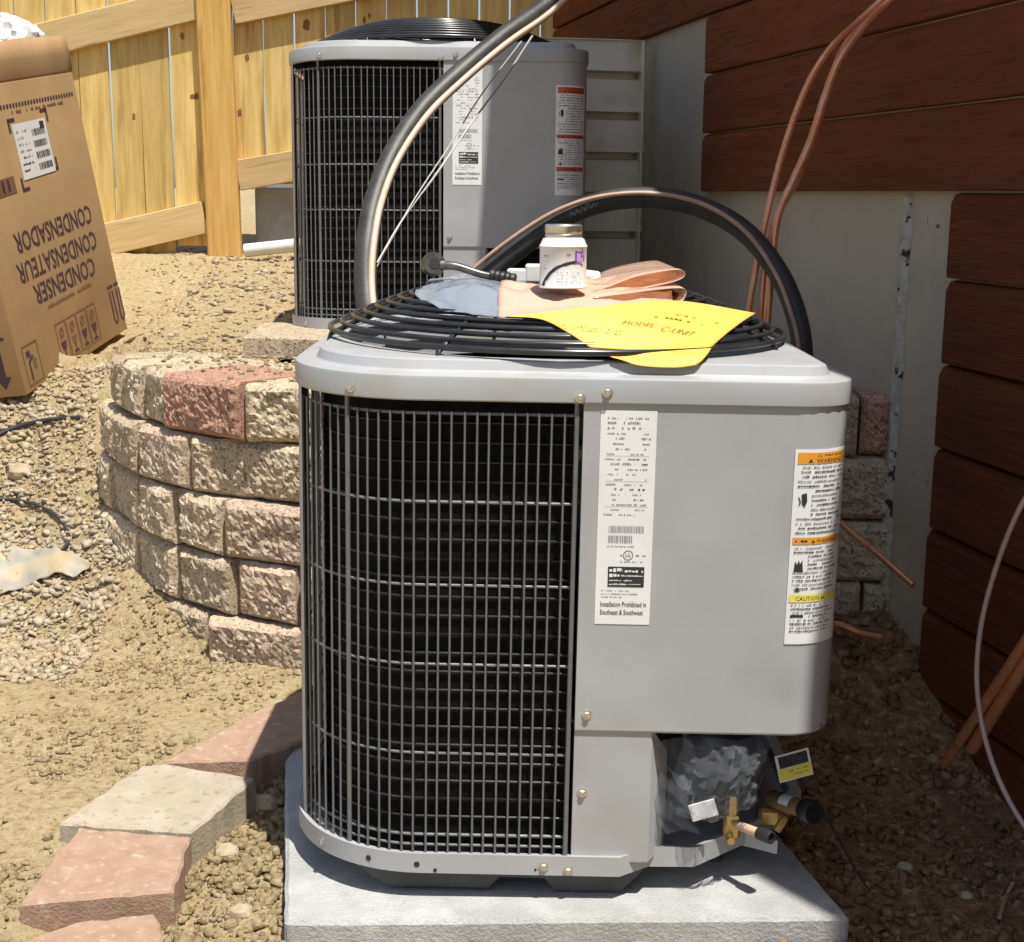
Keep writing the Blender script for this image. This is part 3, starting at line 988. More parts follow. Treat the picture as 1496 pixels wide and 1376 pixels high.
# ------------------------------------------------------------------ concrete pads under the units
def rounded(poly, rads, n=6):
    out = []
    m = len(poly)
    for i in range(m):
        a, b, c = Vector(poly[i - 1]), Vector(poly[i]), Vector(poly[(i + 1) % m])
        r = rads[i]
        if r <= 0: out.append(tuple(b)); continue
        p, q = b + (a - b).normalized() * r, b + (c - b).normalized() * r
        for k in range(n + 1):
            t = k / n
            out.append(tuple((1 - t) ** 2 * p + 2 * t * (1 - t) * b + t * t * q))
    return out


def pad(poly, rads, z0, z1, label):
    c = Vector((sum(p[0] for p in poly) / len(poly), sum(p[1] for p in poly) / len(poly), z0))
    pts = [(p[0] - c.x, p[1] - c.y) for p in rounded(poly, rads)]
    dense = []
    for i in range(len(pts)):
        a, b = Vector(pts[i]), Vector(pts[(i + 1) % len(pts)])
        k = max(1, int((b - a).length / 0.025))
        for j in range(k):
            q = a + (b - a) * j / k
            dense.append((q.x + random.uniform(-0.0012, 0.0012), q.y + random.uniform(-0.0012, 0.0012)))
    mb = MB(); mb.prism(dense, 0, z1 - z0, inset=0.006)
    o = mb.build('concrete_pad', M['pad']); o.location = c
    return tag(o, label, 'pad', 'concrete pads under the units')


PADZ = -0.012
p1, p2 = on_z(416, 1347, PADZ), on_z(1244, 1340, PADZ)
p3 = on_z(1150, 1231, PADZ)
dirn = (p3 - p2).normalized()
p4 = p2 + dirn * 0.95
pad([(p1.x, p1.y), (p2.x, p2.y), (p4.x, p4.y), (-0.30, 2.72), (-0.425, 2.44)], [0.012, 0.012, 0.05, 0.05, 0.06], -0.13, PADZ, 'light grey concrete pad under the front condenser unit')
PAD2Z = 0.612
pad([(-0.585, 3.62), (0.30, 3.62), (0.22, 4.6), (-0.56, 4.6)], [0.012, 0.012, 0.05, 0.05], 0.46, PAD2Z, 'concrete pad on the terrace under the rear condenser unit')


# ------------------------------------------------------------------ the condenser units
HW, HDp = 0.4035, 0.40
RAD = dict(fr=0.07, rr=0.2, rl=0.2, fl=0.2)


class Outline:
    """rounded rectangle walked counter-clockwise from the left end of the straight front"""
    def __init__(s):
        segs = []
        def arc(cx, cy, r, a0, a1):
            n = 14
            return [(cx + r * math.cos(a0 + (a1 - a0) * k / n), cy + r * math.sin(a0 + (a1 - a0) * k / n)) for k in range(n + 1)]
        P = [(-HW + RAD['fl'] + (2 * HW - RAD['fl'] - RAD['fr']) * k / 12, -HDp) for k in range(12)]
        P += arc(HW - RAD['fr'], -HDp + RAD['fr'], RAD['fr'], -math.pi / 2, 0)
        P += [(HW, -HDp + RAD['fr'] + (2 * HDp - RAD['fr'] - RAD['rr']) * k / 10) for k in range(1, 10)]
        P += arc(HW - RAD['rr'], HDp - RAD['rr'], RAD['rr'], 0, math.pi / 2)
        P += [(HW - RAD['rr'] - (2 * HW - RAD['rr'] - RAD['rl']) * k / 8, HDp) for k in range(1, 8)]
        P += arc(-HW + RAD['rl'], HDp - RAD['rl'], RAD['rl'], math.pi / 2, math.pi)
        P += [(-HW, HDp - RAD['rl'] - (2 * HDp - RAD['rl'] - RAD['fl']) * k / 8) for k in range(1, 8)]
        P += arc(-HW + RAD['fl'], -HDp + RAD['fl'], RAD['fl'], math.pi, 1.5 * math.pi)[:-1]
        s.P = np.array(P)
        d = np.linalg.norm(np.diff(np.vstack([s.P, s.P[:1]]), axis=0), axis=1)
        s.S = np.concatenate([[0], np.cumsum(d)])
        s.L = s.S[-1]

    def pt(s, t, off=0.0):
        t = t % s.L
        i = min(int(np.searchsorted(s.S, t, 'right') - 1), len(s.P) - 1)
        a, b = s.P[i], s.P[(i + 1) % len(s.P)]
        f = (t - s.S[i]) / (s.S[i + 1] - s.S[i])
        p = a * (1 - f) + b * f
        # smooth normal
        def q(u):
            u = u % s.L
            j = min(int(np.searchsorted(s.S, u, 'right') - 1), len(s.P) - 1)
            g = (u - s.S[j]) / (s.S[j + 1] - s.S[j])
            return s.P[j] * (1 - g) + s.P[(j + 1) % len(s.P)] * g
        e = q(t + 0.008) - q(t - 0.008)
        e = e / np.linalg.norm(e)
        n = np.array([e[1], -e[0]])
        return Vector((p[0] + n[0] * off, p[1] + n[1] * off, 0)), Vector((n[0], n[1], 0))


OUT = Outline()
def s_front(x): return x + HW - RAD['fl']


DZ = 0.012                                  # unit feet stand on the pad at local z = 0
PX = 0.023                                  # left edge of the service panel
Z_LB, Z_LT, Z_PB = 0.744 + DZ, 0.780 + DZ, 0.256 + DZ
Z_BT, Z_BB = 0.062 + DZ, 0.027 + DZ
SP0 = s_front(PX)
SP1 = s_front(HW - RAD['fr']) + RAD['fr'] * math.pi / 2 + 0.42
DOME_R, DOME_Z0, DOME_H = 0.376, 0.811 + DZ, 0.070


def dome(r): return DOME_Z0 + DOME_H * (1 - (max(0.0, r - 0.17) / (DOME_R - 0.17)) ** 1.5)


def up(v, z): return Vector((v.x, v.y, z))


def screw_mesh():
    b = MB()
    b.lathe([(0.0078, 0), (0.0078, 0.0012), (0.0052, 0.0016)], 14)
    b.lathe([(0.0048, 0.001), (0.0048, 0.0042), (0.004, 0.005)], 6)
    return b.mesh('screw', M['screw'], 40)


SCREW = screw_mesh()


def add_screw(root, p, n, k=1.0):
    o = link('screw', SCREW, root)
    o.rotation_euler = Vector(n).to_track_quat('Z', 'Y').to_euler()
    o.location = p
    o.scale = (k, k, k)
    return o


def strip(mb, sa, sb, rows, step=0.012, mi=0):
    """sheet following the outline: rows = (offset, z)"""
    n = max(2, int((sb - sa) / step))
    vs = []
    for i in range(n + 1):
        s = sa + (sb - sa) * i / n
        for off, z in rows:
            p, _ = OUT.pt(s, off)
            vs.append((p.x, p.y, z))
    m = len(rows)
    fs = [(i * m + k, (i + 1) * m + k, (i + 1) * m + k + 1, i * m + k + 1) for i in range(n) for k in range(m - 1)]
    mb.add(vs, fs, mi)


def base_outline(off):
    """base pan outline: like the cabinet but with the front right corner cut back round the valves"""
    base, pts = [], []
    n = 150
    for i in range(n):
        s = OUT.L * i / n
        p, _ = OUT.pt(s, off)
        q, _ = OUT.pt(s, 0.0)
        pts.append((p.x, p.y)); base.append((q.x, q.y))
    f = -HDp - off
    cut = [(0.095, f), (0.142, f + 0.034), (0.212, f + 0.036), (0.335, f + 0.145), (HW + off, f + 0.25)]
    idx = [i for i in range(n) if not (base[i][0] > 0.094 and base[i][1] < -HDp + 0.26)]
    k = max(range(len(idx)), key=lambda j: base[idx[j]][0] if abs(base[idx[j]][1] + HDp) < 1e-4 else -9)
    keep = [pts[i] for i in idx]
    return keep[:k + 1] + cut + keep[k + 1:]


def build_unit(root, front):
    # base pan: upturned lip, floor, and the recessed skirt below
    b = MB()
    o1, o0, oi = base_outline(0.012), base_outline(0.004), base_outline(-0.004)
    n = len(o1)
    vs = [(*p, Z_BB) for p in o0] + [(*p, Z_BB + 0.004) for p in o1] + [(*p, Z_BT) for p in o1] + [(*p, Z_BT - 0.004) for p in oi] + [(*p, Z_BB + 0.008) for p in oi]
    fs = []
    for l in range(4):
        for i in range(n):
            j = (i + 1) % n
            fs.append((l * n + i, l * n + j, (l + 1) * n + j, (l + 1) * n + i))
    fs.append(tuple(range(n))[::-1]); fs.append(tuple(4 * n + i for i in range(n)))
    b.add(vs, fs)
    b.build('base_pan', M['paint'], root, 35)
    sk = MB()
    prof = [(-0.30, Z_BB + 0.002), (-0.285, Z_BB - 0.012), (-0.25, 0.006), (-0.10, 0.006), (-0.085, 0.024), (-0.015, 0.024), (0.0, 0.004), (0.10, 0.004), (0.135, Z_BB + 0.002)]
    vs = [(x, -HDp + 0.016, z) for x, z in prof] + [(x, -HDp + 0.04, z) for x, z in prof]
    m = len(prof)
    sk.add(vs, [tuple(range(m)), tuple(range(m, 2 * m))[::-1]] + [(k, k + m, k + m + 1, k + 1) for k in range(m - 1)])
    sk.build('base_skirt', M['skirt'], root)
    for (x, y) in ((-0.25, -0.20), (0.20, -0.22), (-0.25, 0.28), (0.28, 0.28)):
        ft = MB(); ft.bbox((x, y, Z_BB / 2), (0.14, 0.12, Z_BB), 0.004); ft.build('foot', M['skirt'], root)
    # coil block and the copper-dark hairpin rows that glint behind the guard
    ga, gb = SP1 - OUT.L + 0.01, SP0 - 0.006
    c = MB()
    strip(c, ga, gb, [(-0.034, Z_BB + 0.012), (-0.034, Z_LB + 0.01)], 0.02)
    c.build('coil', M['coil'], root, 60)
    for k in range(23):
        z = Z_BT + 0.012 + 0.0288 * k
        if z > Z_LB - 0.02: break
        t = MB()
        path = []
        nn = 70
        for i in range(nn + 1):
            p, _ = OUT.pt(ga + (gb - 0.006 - ga) * i / nn, -0.030)
            path.append((p.x, p.y, z))
        t.tube(path, 0.0019, 5, cap=False)
        t.build('coil_tube', M['tubes'], root, 60)
    # wire guard: hoops and uprights
    g = empty('side_guard', (0, 0, 0)); g.parent = root
    for z, r in ((Z_LB - 0.019, 0.0022), (0.609, 0.0022), (0.486, 0.0022), (0.366, 0.0022), (0.228, 0.0022), (0.098, 0.0022), (Z_BT + 0.008, 0.0022)):
        t = MB()
        path = []
        nn = 110
        for i in range(nn + 1):
            p, _ = OUT.pt(ga + (gb - ga) * i / nn, -0.003)
            path.append((p.x, p.y, z))
        t.tube(path, r, 6, cap=False)
        t.build('hoop_wire', M['rod'], g, 60)
    z0, z1 = Z_BT - 0.004, Z_LB - 0.016
    thin = MB(); thin.tube([(0, 0, z0), (0, 0, z1)], 0.0018, 6); thin_me = thin.mesh('upright_wire', M['rod'], 60)
    thick = MB(); thick.tube([(0, 0, z0 - 0.004), (0, 0, Z_LB + 0.006)], 0.0036, 8); thick_me = thick.mesh('upright_bar', M['rod'], 60)
    s, k = gb - 0.004, 0
    while s > ga:
        heavy = k in (0,) or (k > 0 and (k - 19) % 30 == 0)
        p, _ = OUT.pt(s, 0.002 if not heavy else 0.003)
        o = link('upright_bar' if heavy else 'upright_wire', thick_me if heavy else thin_me, g)
        o.location = (p.x + random.uniform(-0.0012, 0.0012), p.y, 0)
        o.rotation_euler = (random.uniform(-0.001, 0.001), random.uniform(-0.0016, 0.0016), 0)
        s -= 0.01745; k += 1
    # corner posts
    cv = MB()
    strip(cv, -0.36, -0.262, [(0.0035, Z_BB + 0.01), (0.0035, Z_LB + 0.008)], 0.008)
    cv.build('side_shade_strip', M['dark'], root, 40)  # black strip standing in for the shade on the left side
    for sc in (-0.242, -0.95, -1.55):
        cp = MB()
        strip(cp, sc - 0.011, sc + 0.011, [(0.0, Z_BB + 0.01), (0.006, Z_BB + 0.012), (0.006, Z_LB + 0.008), (0.0, Z_LB + 0.01)], 0.006)
        cp.build('corner_post', M['paint'], root, 40)
    # service panel wrapping the right front corner
    pn = MB()
    rows = [(-0.016, Z_PB + 0.004), (0.001, Z_PB), (0.0045, Z_PB + 0.004), (0.0045, Z_LB + 0.012)]
    strip(pn, SP0, SP1, rows, 0.010)
    p0, p0i = OUT.pt(SP0, 0.0045)[0], OUT.pt(SP0, -0.02)[0]
    pn.add([up(p0, Z_PB + 0.002), up(p0, Z_LB + 0.012), up(p0i, Z_LB + 0.012), up(p0i, Z_PB + 0.002)], [(0, 1, 2, 3)])
    pn.build('service_panel', M['paint'], root, 40)
    # lower panel with its angled return
    f = -HDp - 0.001
    lp = MB()
    pl = [(PX, f + 0.02), (PX, f), (0.136, f), (0.1385, f + 0.002), (0.162, f + 0.042), (0.168, f + 0.06), (0.176, f + 0.26)]
    tops = [Z_PB, Z_PB, Z_PB, Z_PB, Z_PB - 0.045, Z_PB - 0.06, Z_PB - 0.06]
    vs = [(x, y, Z_BT - 0.012) for x, y in pl] + [(x, y, t + 0.004) for (x, y), t in zip(pl, tops)]
    m = len(pl)
    lp.add(vs, [(k, k + 1, m + k + 1, m + k) for k in range(m - 1)])
    lo = lp.build('lower_panel', M['paint'], root)
    md = lo.modifiers.new('thick', 'SOLIDIFY'); md.thickness = 0.0015
    # control box floor and the dark wall at the back of the valve bay
    cx = MB()
    cx.box((0.20, -0.20, Z_PB + 0.008), (0.38, 0.36, 0.006))
    cx.box((0.26, 0.02, (Z_BT + Z_PB) / 2), (0.22, 0.006, Z_PB - Z_BT))
    cx.build('valve_bay', M['dark'], root)
    cm = MB()
    cm.lathe([(0.075, Z_BB + 0.01), (0.082, Z_BB + 0.03), (0.082, 0.16), (0.074, 0.195), (0.050, 0.215), (0.0, 0.222)], 28, Matrix.Translation((0.262, -0.13, 0)))
    cm.build('compressor', M['compressor'], root, 50)
    # cap
    cp = MB()
    N_ = 144
    loops = []
    for off, z in ((-0.004, Z_LB + 0.006), (-0.003, Z_LB), (0.007, Z_LB), (0.0085, Z_LB + 0.002), (0.0085, Z_LT - 0.0045), (0.0075, Z_LT - 0.0015), (0.0045, Z_LT), (-0.022, Z_LT + 0.002), (-0.0245, Z_LT + 0.004), (-0.030, Z_LT + 0.0165), (-0.034, Z_LT + 0.0185), (-0.050, Z_LT + 0.0195)):
        loops.append([up(OUT.pt(OUT.L * i / N_, off)[0], z) for i in range(N_)])
    last = loops[-1]
    for R_, z in ((0.366, Z_LT + 0.0195), (0.361, Z_LT + 0.018), (0.358, Z_LT + 0.010), (0.352, Z_LT - 0.05)):
        lp_ = []
        for p in last:
            a = math.atan2(p.y, p.x)
            r = min(R_, math.hypot(p.x, p.y) - 0.001)
            lp_.append(Vector((r * math.cos(a), r * math.sin(a), z)))
        loops.append(lp_)
    vs = [tuple(v) for l in loops for v in l]
    fs = [(l * N_ + i, l * N_ + (i + 1) % N_, (l + 1) * N_ + (i + 1) % N_, (l + 1) * N_ + i) for l in range(len(loops) - 1) for i in range(N_)]
    cp.add(vs, fs)
    cp.build('top_cap', M['cap'], root, 20)
    # fan: dark shroud floor, motor, three blades
    sh = MB(); sh.lathe([(0.34, 0.55), (0.34, 0.56), (0.0, 0.56)], 40)
    sh.build('fan_shroud', M['dark'], root)
    fn = MB()
    for k in range(3):
        a0 = k * 2.094 + 0.4
        vs, fs = [], []
        for i in range(7):
            r = 0.05 + 0.27 * i / 6
            wd = 0.22 + 0.16 * i / 6
            for j in range(5):
                a = a0 + (j / 4 - 0.5) * wd * 2.2
                vs.append((r * math.cos(a), r * math.sin(a), 0.715 + 0.05 * (j / 4 - 0.5)))
        for i in range(6):
            for j in range(4): fs.append((i * 5 + j, (i + 1) * 5 + j, (i + 1) * 5 + j + 1, i * 5 + j + 1))
        fn.add(vs, fs)
    fn.lathe([(0.06, 0.69), (0.06, 0.74), (0.02, 0.745)], 20)
    fn.build('fan', M['dark'], root, 50)
    # fan guard: concentric wires on radial spokes
    fg = MB()
    fg.lathe([(0.070, dome(0.07) - 0.003), (0.070, dome(0.07) + 0.002), (0.0, dome(0.0) + 0.002)], 28)
    gd = fg.build('fan_guard', M['guard'], root, 40); gd.location = (-0.008, 0, 0)
    k = 0
    r = DOME_R
    while r > 0.075:
        t = MB()
        z = dome(r)
        t.tube([(r * math.cos(6.2832 * i / 72), r * math.sin(6.2832 * i / 72), z) for i in range(72)], 0.0041 if k else 0.0048, 6, closed=True)
        t.build('guard_ring', M['guard'], gd, 60)
        r -= 0.0190; k += 1
    for k in range(8):
        a = k * math.pi / 4 + 0.30
        t = MB()
        path = [((0.06 + (DOME_R + 0.004 - 0.06) * i / 8) * math.cos(a), (0.06 + (DOME_R + 0.004 - 0.06) * i / 8) * math.sin(a), dome(0.06 + (DOME_R - 0.06) * i / 8) - 0.006) for i in range(9)]
        path += [((DOME_R + 0.008) * math.cos(a), (DOME_R + 0.008) * math.sin(a), Z_LT + 0.010)]
        t.tube(path, 0.0042, 6)
        t.build('guard_spoke', M['guard'], gd, 60)
    # screws
    fy = -HDp - 0.015
    for s_, z in ((s_front(-0.327) + 0.02, Z_LB + 0.014), (s_front(PX - 0.006), Z_LB + 0.009), (s_front(PX + 0.032), Z_LB + 0.017)):
        p, n_ = OUT.pt(s_, 0.0086)
        add_screw(root, up(p, z), n_)
    for x, z, off in ((PX + 0.017, 0.284 + DZ, 0.0045), (PX + 0.014, 0.160 + DZ, 0.001)):
        add_screw(root, (x, -HDp - off, z), (0, -1, 0))
    for s_, z in ((-0.165, 0.045), (s_front(-0.018), 0.046), (s_front(0.019), 0.040)):
        p, n_ = OUT.pt(s_, 0.0122)
        add_screw(root, up(p, z + DZ), n_)
    add_screw(root, (0.128, -HDp + 0.012, 0.05 + DZ), (0.55, -0.8, 0), 0.9)
    dh = MB()
    for s_, z, r in ((-0.075, 0.046, 0.0045), (s_front(-0.207), 0.045, 0.0045), (s_front(-0.18), 0.036, 0.003), (s_front(-0.03), 0.040, 0.002)):
        p, n_ = OUT.pt(s_, 0.0124)
        q = n_.to_track_quat('Z', 'Y').to_matrix().to_4x4()
        dh.lathe([(r, 0), (r, 0.0003)], 10, Matrix.Translation(up(p, z + DZ)) @ q)
    dh.build('drain_hole', M['dark'], root)


def rating_label(root, faded):
    rnd = random.Random(5)
    W_, H_ = 0.079, 0.312
    x0, zt = 0.047, 0.735 + DZ
    lb = MB()
    lb.box((x0 + W_ / 2, -HDp - 0.0049, zt - H_ / 2), (W_, 0.0006, H_))
    lo = lb.build('rating_label', M['label'], root)
    P = Print()
    y = H_ - 0.012
    lines = [(0.010, 0.025, 0.036, 0.068), (0.010, 0.022, 0.030, 0.060), (0.010, 0.020, 0.030, 0.062), (0.010, 0.036, 0.060, 0.068), (0.022, 0.034, 0.058, 0.072),
             (0.014, 0.034, 0.060, 0.070), (0.020, 0.042, 0.062, 0.070), (0.010, 0.022, 0.036, 0.062), (0.008, 0.030, 0.040, 0.066), (0.016, 0.050, 0.060, 0.068),
             (0.022, 0.030, 0.040, 0.068), (0.010, 0.026, 0.038, 0.058), (0.022, 0.034, 0.060, 0.068), (0.010, 0.024, 0.036, 0.066), (0.022, 0.034, 0.044, 0.066),
             (0.018, 0.030, 0.048, 0.060), (0.020, 0.032, 0.050, 0.064), (0.016, 0.058, 0.060, 0.068), (0.018, 0.030, 0.052, 0.066), (0.008, 0.020, 0.030, 0.052)]
    for k, (a, b_, c_, d_) in enumerate(lines):
        big = k in (1, 2, 4, 9, 14)
        hh = 0.0034 if big else 0.0024
        P.smudge(a, y, b_, hh, rnd, 1, 0.8)
        P.smudge(c_, y, d_, hh * (1.1 if k < 3 else 0.9), rnd, 0 if rnd.random() < 0.25 else 1, 0.62)
        if k in (7, 12, 17): P.rect(0.010, y - 0.0018, 0.070, y - 0.0014, 1)
        y -= 0.0073
    # bar codes
    u = 0.016
    while u < 0.066:
        w = rnd.choice((0.0006, 0.0009, 0.0014)); P.rect(u, H_ - 0.176, u + w, H_ - 0.166, 1); u += w + rnd.choice((0.0007, 0.0012))
    u = 0.016
    while u < 0.050:
        w = rnd.choice((0.0006, 0.0009, 0.0014)); P.rect(u, H_ - 0.191, u + w, H_ - 0.180, 1); u += w + rnd.choice((0.0007, 0.0012))
    P.smudge(0.015, H_ - 0.197, 0.055, 0.002, rnd, 1)
    # listing mark
    P.ring(0.045, H_ - 0.209, 0.0068, 0.0009, 0)
    P.text('UL', 0.0408, H_ - 0.2115, 0.0075, 0.0080, 0)
    P.smudge(0.034, H_ - 0.2105, 0.0365, 0.0026, rnd, 0); P.smudge(0.054, H_ - 0.2105, 0.070, 0.0026, rnd, 0)
    P.smudge(0.034, H_ - 0.2195, 0.066, 0.0018, rnd, 1)
    # black certification panel with reversed bars
    P.rect(0.017, H_ - 0.256, 0.069, H_ - 0.226, 0)
    mk = [(0.019, -0.234, 0.038, -0.2275), (0.041, -0.2345, 0.067, -0.2300), (0.019, -0.2415, 0.034, -0.2365), (0.036, -0.2405, 0.067, -0.2380), (0.019, -0.2475, 0.052, -0.2450), (0.019, -0.2535, 0.044, -0.2505), (0.046, -0.2525, 0.064, -0.2510)]
    Q = Print()
    for a, b_, c_, d_ in mk: Q.smudge(a, H_ + b_, c_, d_ - b_, rnd, 0, 0.97)
    P.smudge(0.008, H_ - 0.2625, 0.05, 0.0018, rnd, 1); P.smudge(0.008, H_ - 0.2675, 0.06, 0.0018, rnd, 1); P.smudge(0.008, H_ - 0.272, 0.04, 0.0018, rnd, 1)
    P.text('Installation Prohibited in', 0.007, H_ - 0.2855, 0.0105, 0.066, 0, 0.008)
    P.text('Southeast & Southwest', 0.007, H_ - 0.2975, 0.0105, 0.062, 0, 0.008)
    fn = lambda u, v: (x0 + u, -HDp - 0.0056, zt - H_ + v)
    P.build('label_print', fn, [M['ink'], M['greyink']], lo)
    Q.build('reversed_print', lambda u, v: (x0 + u, -HDp - 0.0060, zt - H_ + v), [M['label']], lo)


def warning_label(root, red):
    rnd = random.Random(9)
    W_, H_ = 0.088, 0.286
    s0, zt = s_front(0.322), 0.684 + DZ
    lb = MB()
    n = 12
    vs = []
    for i in range(n + 1):
        for off, z in ((0.0048, zt - H_), (0.0056, zt - H_), (0.0056, zt), (0.0048, zt)):
            vs.append(up(OUT.pt(s0 + W_ * i / n, off)[0], z))
    lb.add(vs, [(i * 4 + k, (i + 1) * 4 + k, (i + 1) * 4 + k + 1, i * 4 + k + 1) for i in range(n) for k in range(3)] + [(0, 1, 2, 3), (n * 4 + 3, n * 4 + 2, n * 4 + 1, n * 4)])
    lo = lb.build('warning_label', M['label'], root, 60)
    P = Print()
    band = 2
    def tri(u, v, s):
        P.poly([(u - s, v), (u + s, v), (u, v + 1.7 * s)], 0)
    P.rect(0.004, H_ - 0.020, W_ - 0.004, H_ - 0.004, band, 8)
    tri(0.022, H_ - 0.0185, 0.0035); tri(0.034, H_ - 0.0105, 0.003); P.text('WARNING', 0.030, H_ - 0.0188, 0.0085, 0.046, 0, 0.01); P.smudge(0.042, H_ - 0.0095, 0.074, 0.003, rnd, 0)
    y = H_ - 0.0265
    for k in range(15):
        a = 0.006 if k not in (5, 6, 7, 8, 9, 10) else 0.026
        P.smudge(a + rnd.uniform(0, 0.004) * (k < 3), y, W_ - rnd.uniform(0.006, 0.02), 0.0031, rnd, 0 if k % 3 else 1, 0.86)
        y -= 0.0068
    P.line([(0.008, H_ - 0.068), (0.011, H_ - 0.076), (0.009, H_ - 0.080)], 0.0016, 0)
    P.poly([(0.012, H_ - 0.064), (0.019, H_ - 0.062), (0.020, H_ - 0.074), (0.017, H_ - 0.083), (0.013, H_ - 0.078)], 0)
    P.rect(0.003, H_ - 0.137, W_ - 0.004, H_ - 0.127, band, 8)
    tri(0.032, H_ - 0.1355, 0.003); P.text('WARNING', 0.037, H_ - 0.1352, 0.0075, 0.036, 0, 0.01); P.smudge(0.007, H_ - 0.1345, 0.026, 0.004, rnd, 0, 0.6)
    y = H_ - 0.144
    for k in range(11):
        a = 0.006 if k not in (2, 3, 4, 5) else 0.026
        P.smudge(a, y, W_ - rnd.uniform(0.006, 0.02), 0.0028, rnd, 0 if k % 3 else 1, 0.82)
        y -= 0.0060
    P.poly([(0.007, H_ - 0.178), (0.020, H_ - 0.178), (0.019, H_ - 0.168), (0.0185, H_ - 0.160), (0.0155, H_ - 0.166), (0.0135, H_ - 0.160), (0.0115, H_ - 0.167), (0.0085, H_ - 0.162)], 0)
    tri(0.0135, H_ - 0.207, 0.004)
    P.rect(0.003, H_ - 0.223, W_ - 0.004, H_ - 0.2115, 3, 8)
    P.text('CAUTION', 0.012, H_ - 0.2205, 0.0085, 0.034, 0, 0.006); tri(0.053, H_ - 0.2205, 0.0035)
    y = H_ - 0.2285
    for k in range(8):
        if k == 3: P.rect(0.006, y - 0.0005, 0.024, y + 0.0036, 0)
        P.smudge(0.006 if k != 3 else 0.032, y, W_ - rnd.uniform(0.008, 0.03), 0.0028, rnd, 0 if k % 2 else 1, 0.8)
        y -= 0.0056
    fn = lambda u, v: up(OUT.pt(s0 + u, 0.0063)[0], zt - H_ + v)
    P.build('label_print', fn, [M['ink'], M['greyink'], M['redink'] if red else M['orange'], M['yellowink'] if not red else M['redink']], lo)


UNIT_LOC = Vector((0.073, 2.300, PADZ))
front = empty('condenser_unit', UNIT_LOC, (0, math.radians(0.45), math.radians(-0.3)))
tag(front, 'grey condenser unit in the foreground with papers and tools on its fan guard', 'air conditioner', 'outdoor condenser units')
build_unit(front, True)


def copy_tree(o, parent=None):
    c = o.copy(); COL.objects.link(c)
    if parent is not None: c.parent = parent
    for ch in [x for x in o.children]: copy_tree(ch, c)
    return c


REAR_LOC = Vector((-0.222, 4.150, PAD2Z))
rear = copy_tree(front)
rear.location = REAR_LOC
rear.rotation_euler = (math.radians(-1.0), 0, math.radians(1.0))
rear['label'] = 'grey condenser unit standing higher up on the terrace near the fence'
for u_, red in ((front, False), (rear, True)):
    rating_label(u_, red)
    warning_label(u_, red)

front_m = Matrix.Translation(UNIT_LOC) @ front.rotation_euler.to_matrix().to_4x4()


def at_unit(px, py, yl):
    """point on the sight line at a depth given in the front unit's frame"""
    return on_y(px, py, UNIT_LOC.y + yl)


def on_dome(px, py, lift=0.006):
    d = Vector(ray(px, py)); o = Vector(CAM_O)
    best, bt = 1e9, 2.2
    t = 1.7
    while t < 2.9:
        p = o + d * t
        l = p - UNIT_LOC
        r = math.hypot(l.x + 0.008, l.y)
        z = dome(r) if r < DOME_R else Z_LT + 0.022
        g = l.z - z - lift
        if g <= 0: return p
        if g < best and r < 0.30: best, bt = g, t
        t += 0.004
    return o + d * bt


# service valves of the front unit
def valve(root, p, ax, L_, r, mname, cap_r, cap_l, label_patch=False):
    p, ax = Vector(p), Vector(ax).normalized()
    b = MB()
    q = ax.to_track_quat('Z', 'Y').to_matrix().to_4x4()
    Mx = Matrix.Translation(p) @ q
    b.lathe([(r * 0.9, 0), (r, 0.003), (r, L_ - 0.002), (r * 0.96, L_)], 20, Mx)
    st = b.build('valve_stub', M[mname], root, 40)
    c = MB()
    c.lathe([(cap_r, L_ - 0.006), (cap_r * 1.04, L_ - 0.003), (cap_r * 1.04, L_ + cap_l - 0.002), (cap_r * 0.95, L_ + cap_l), (cap_r * 0.72, L_ + cap_l), (cap_r * 0.70, L_ + cap_l - 0.006), (0.0, L_ + cap_l - 0.006)], 22, Mx)
    c.build('rubber_cap', M['dark'], st, 40)
    return st, Mx


def w2u(v): return front_m.inverted() @ Vector(v)


vb = MB()
c1 = w2u(at_unit(1068, 1205, -0.33))
vb.bbox(c1, (0.026, 0.026, 0.038), 0.004)
vb.lathe([(0.011, 0), (0.011, 0.03), (0.0085, 0.034)], 6, Matrix.Translation(c1 + Vector((0.0, 0, 0.016))))
vb.lathe([(0.006, 0), (0.006, 0.02)], 10, Matrix.Translation(c1 + Vector((-0.004, -0.012, -0.012))) @ Matrix.Rotation(math.pi / 2, 4, 'X'))
vb.build('service_valve', M['brass'], front, 35)
vb = MB()
c2 = w2u(at_unit(1122, 1190, -0.26))
vb.bbox(c2, (0.034, 0.030, 0.030), 0.005)
vb.lathe([(0.010, 0), (0.010, 0.022), (0.007, 0.028)], 6, Matrix.Translation(c2 + Vector((0.012, -0.01, -0.02))) @ Matrix.Rotation(0.5, 4, 'Y'))
vo = vb.build('service_valve', M['brass'], front, 35)
a_, b_ = w2u(at_unit(1074, 1204, -0.345)), w2u(at_unit(1122, 1222, -0.40))
valve(vo, a_, b_ - a_, (b_ - a_).length * 0.82, 0.0072, 'copper_pale', 0.0098, 0.020)
a_, b_ = w2u(at_unit(1128, 1166, -0.26)), w2u(at_unit(1190, 1188, -0.36))
valve(vo, a_, b_ - a_, (b_ - a_).length * 0.84, 0.0140, 'bronze', 0.0180, 0.018)
lbx = MB()
ax = (b_ - a_).normalized()
mid = a_ + ax * ((b_ - a_).length * 0.42)
e1 = Vector((-0.1, -0.75, 0.66)); e1 = (e1 - ax * e1.dot(ax)).normalized(); e2 = ax.cross(e1)
vs = []
for k in range(7):
    an = -0.75 + 1.5 * k / 6
    for h in (-0.012, 0.014):
        vs.append(mid + ax * h + (e1 * math.cos(an) + e2 * math.sin(an)) * 0.0145)
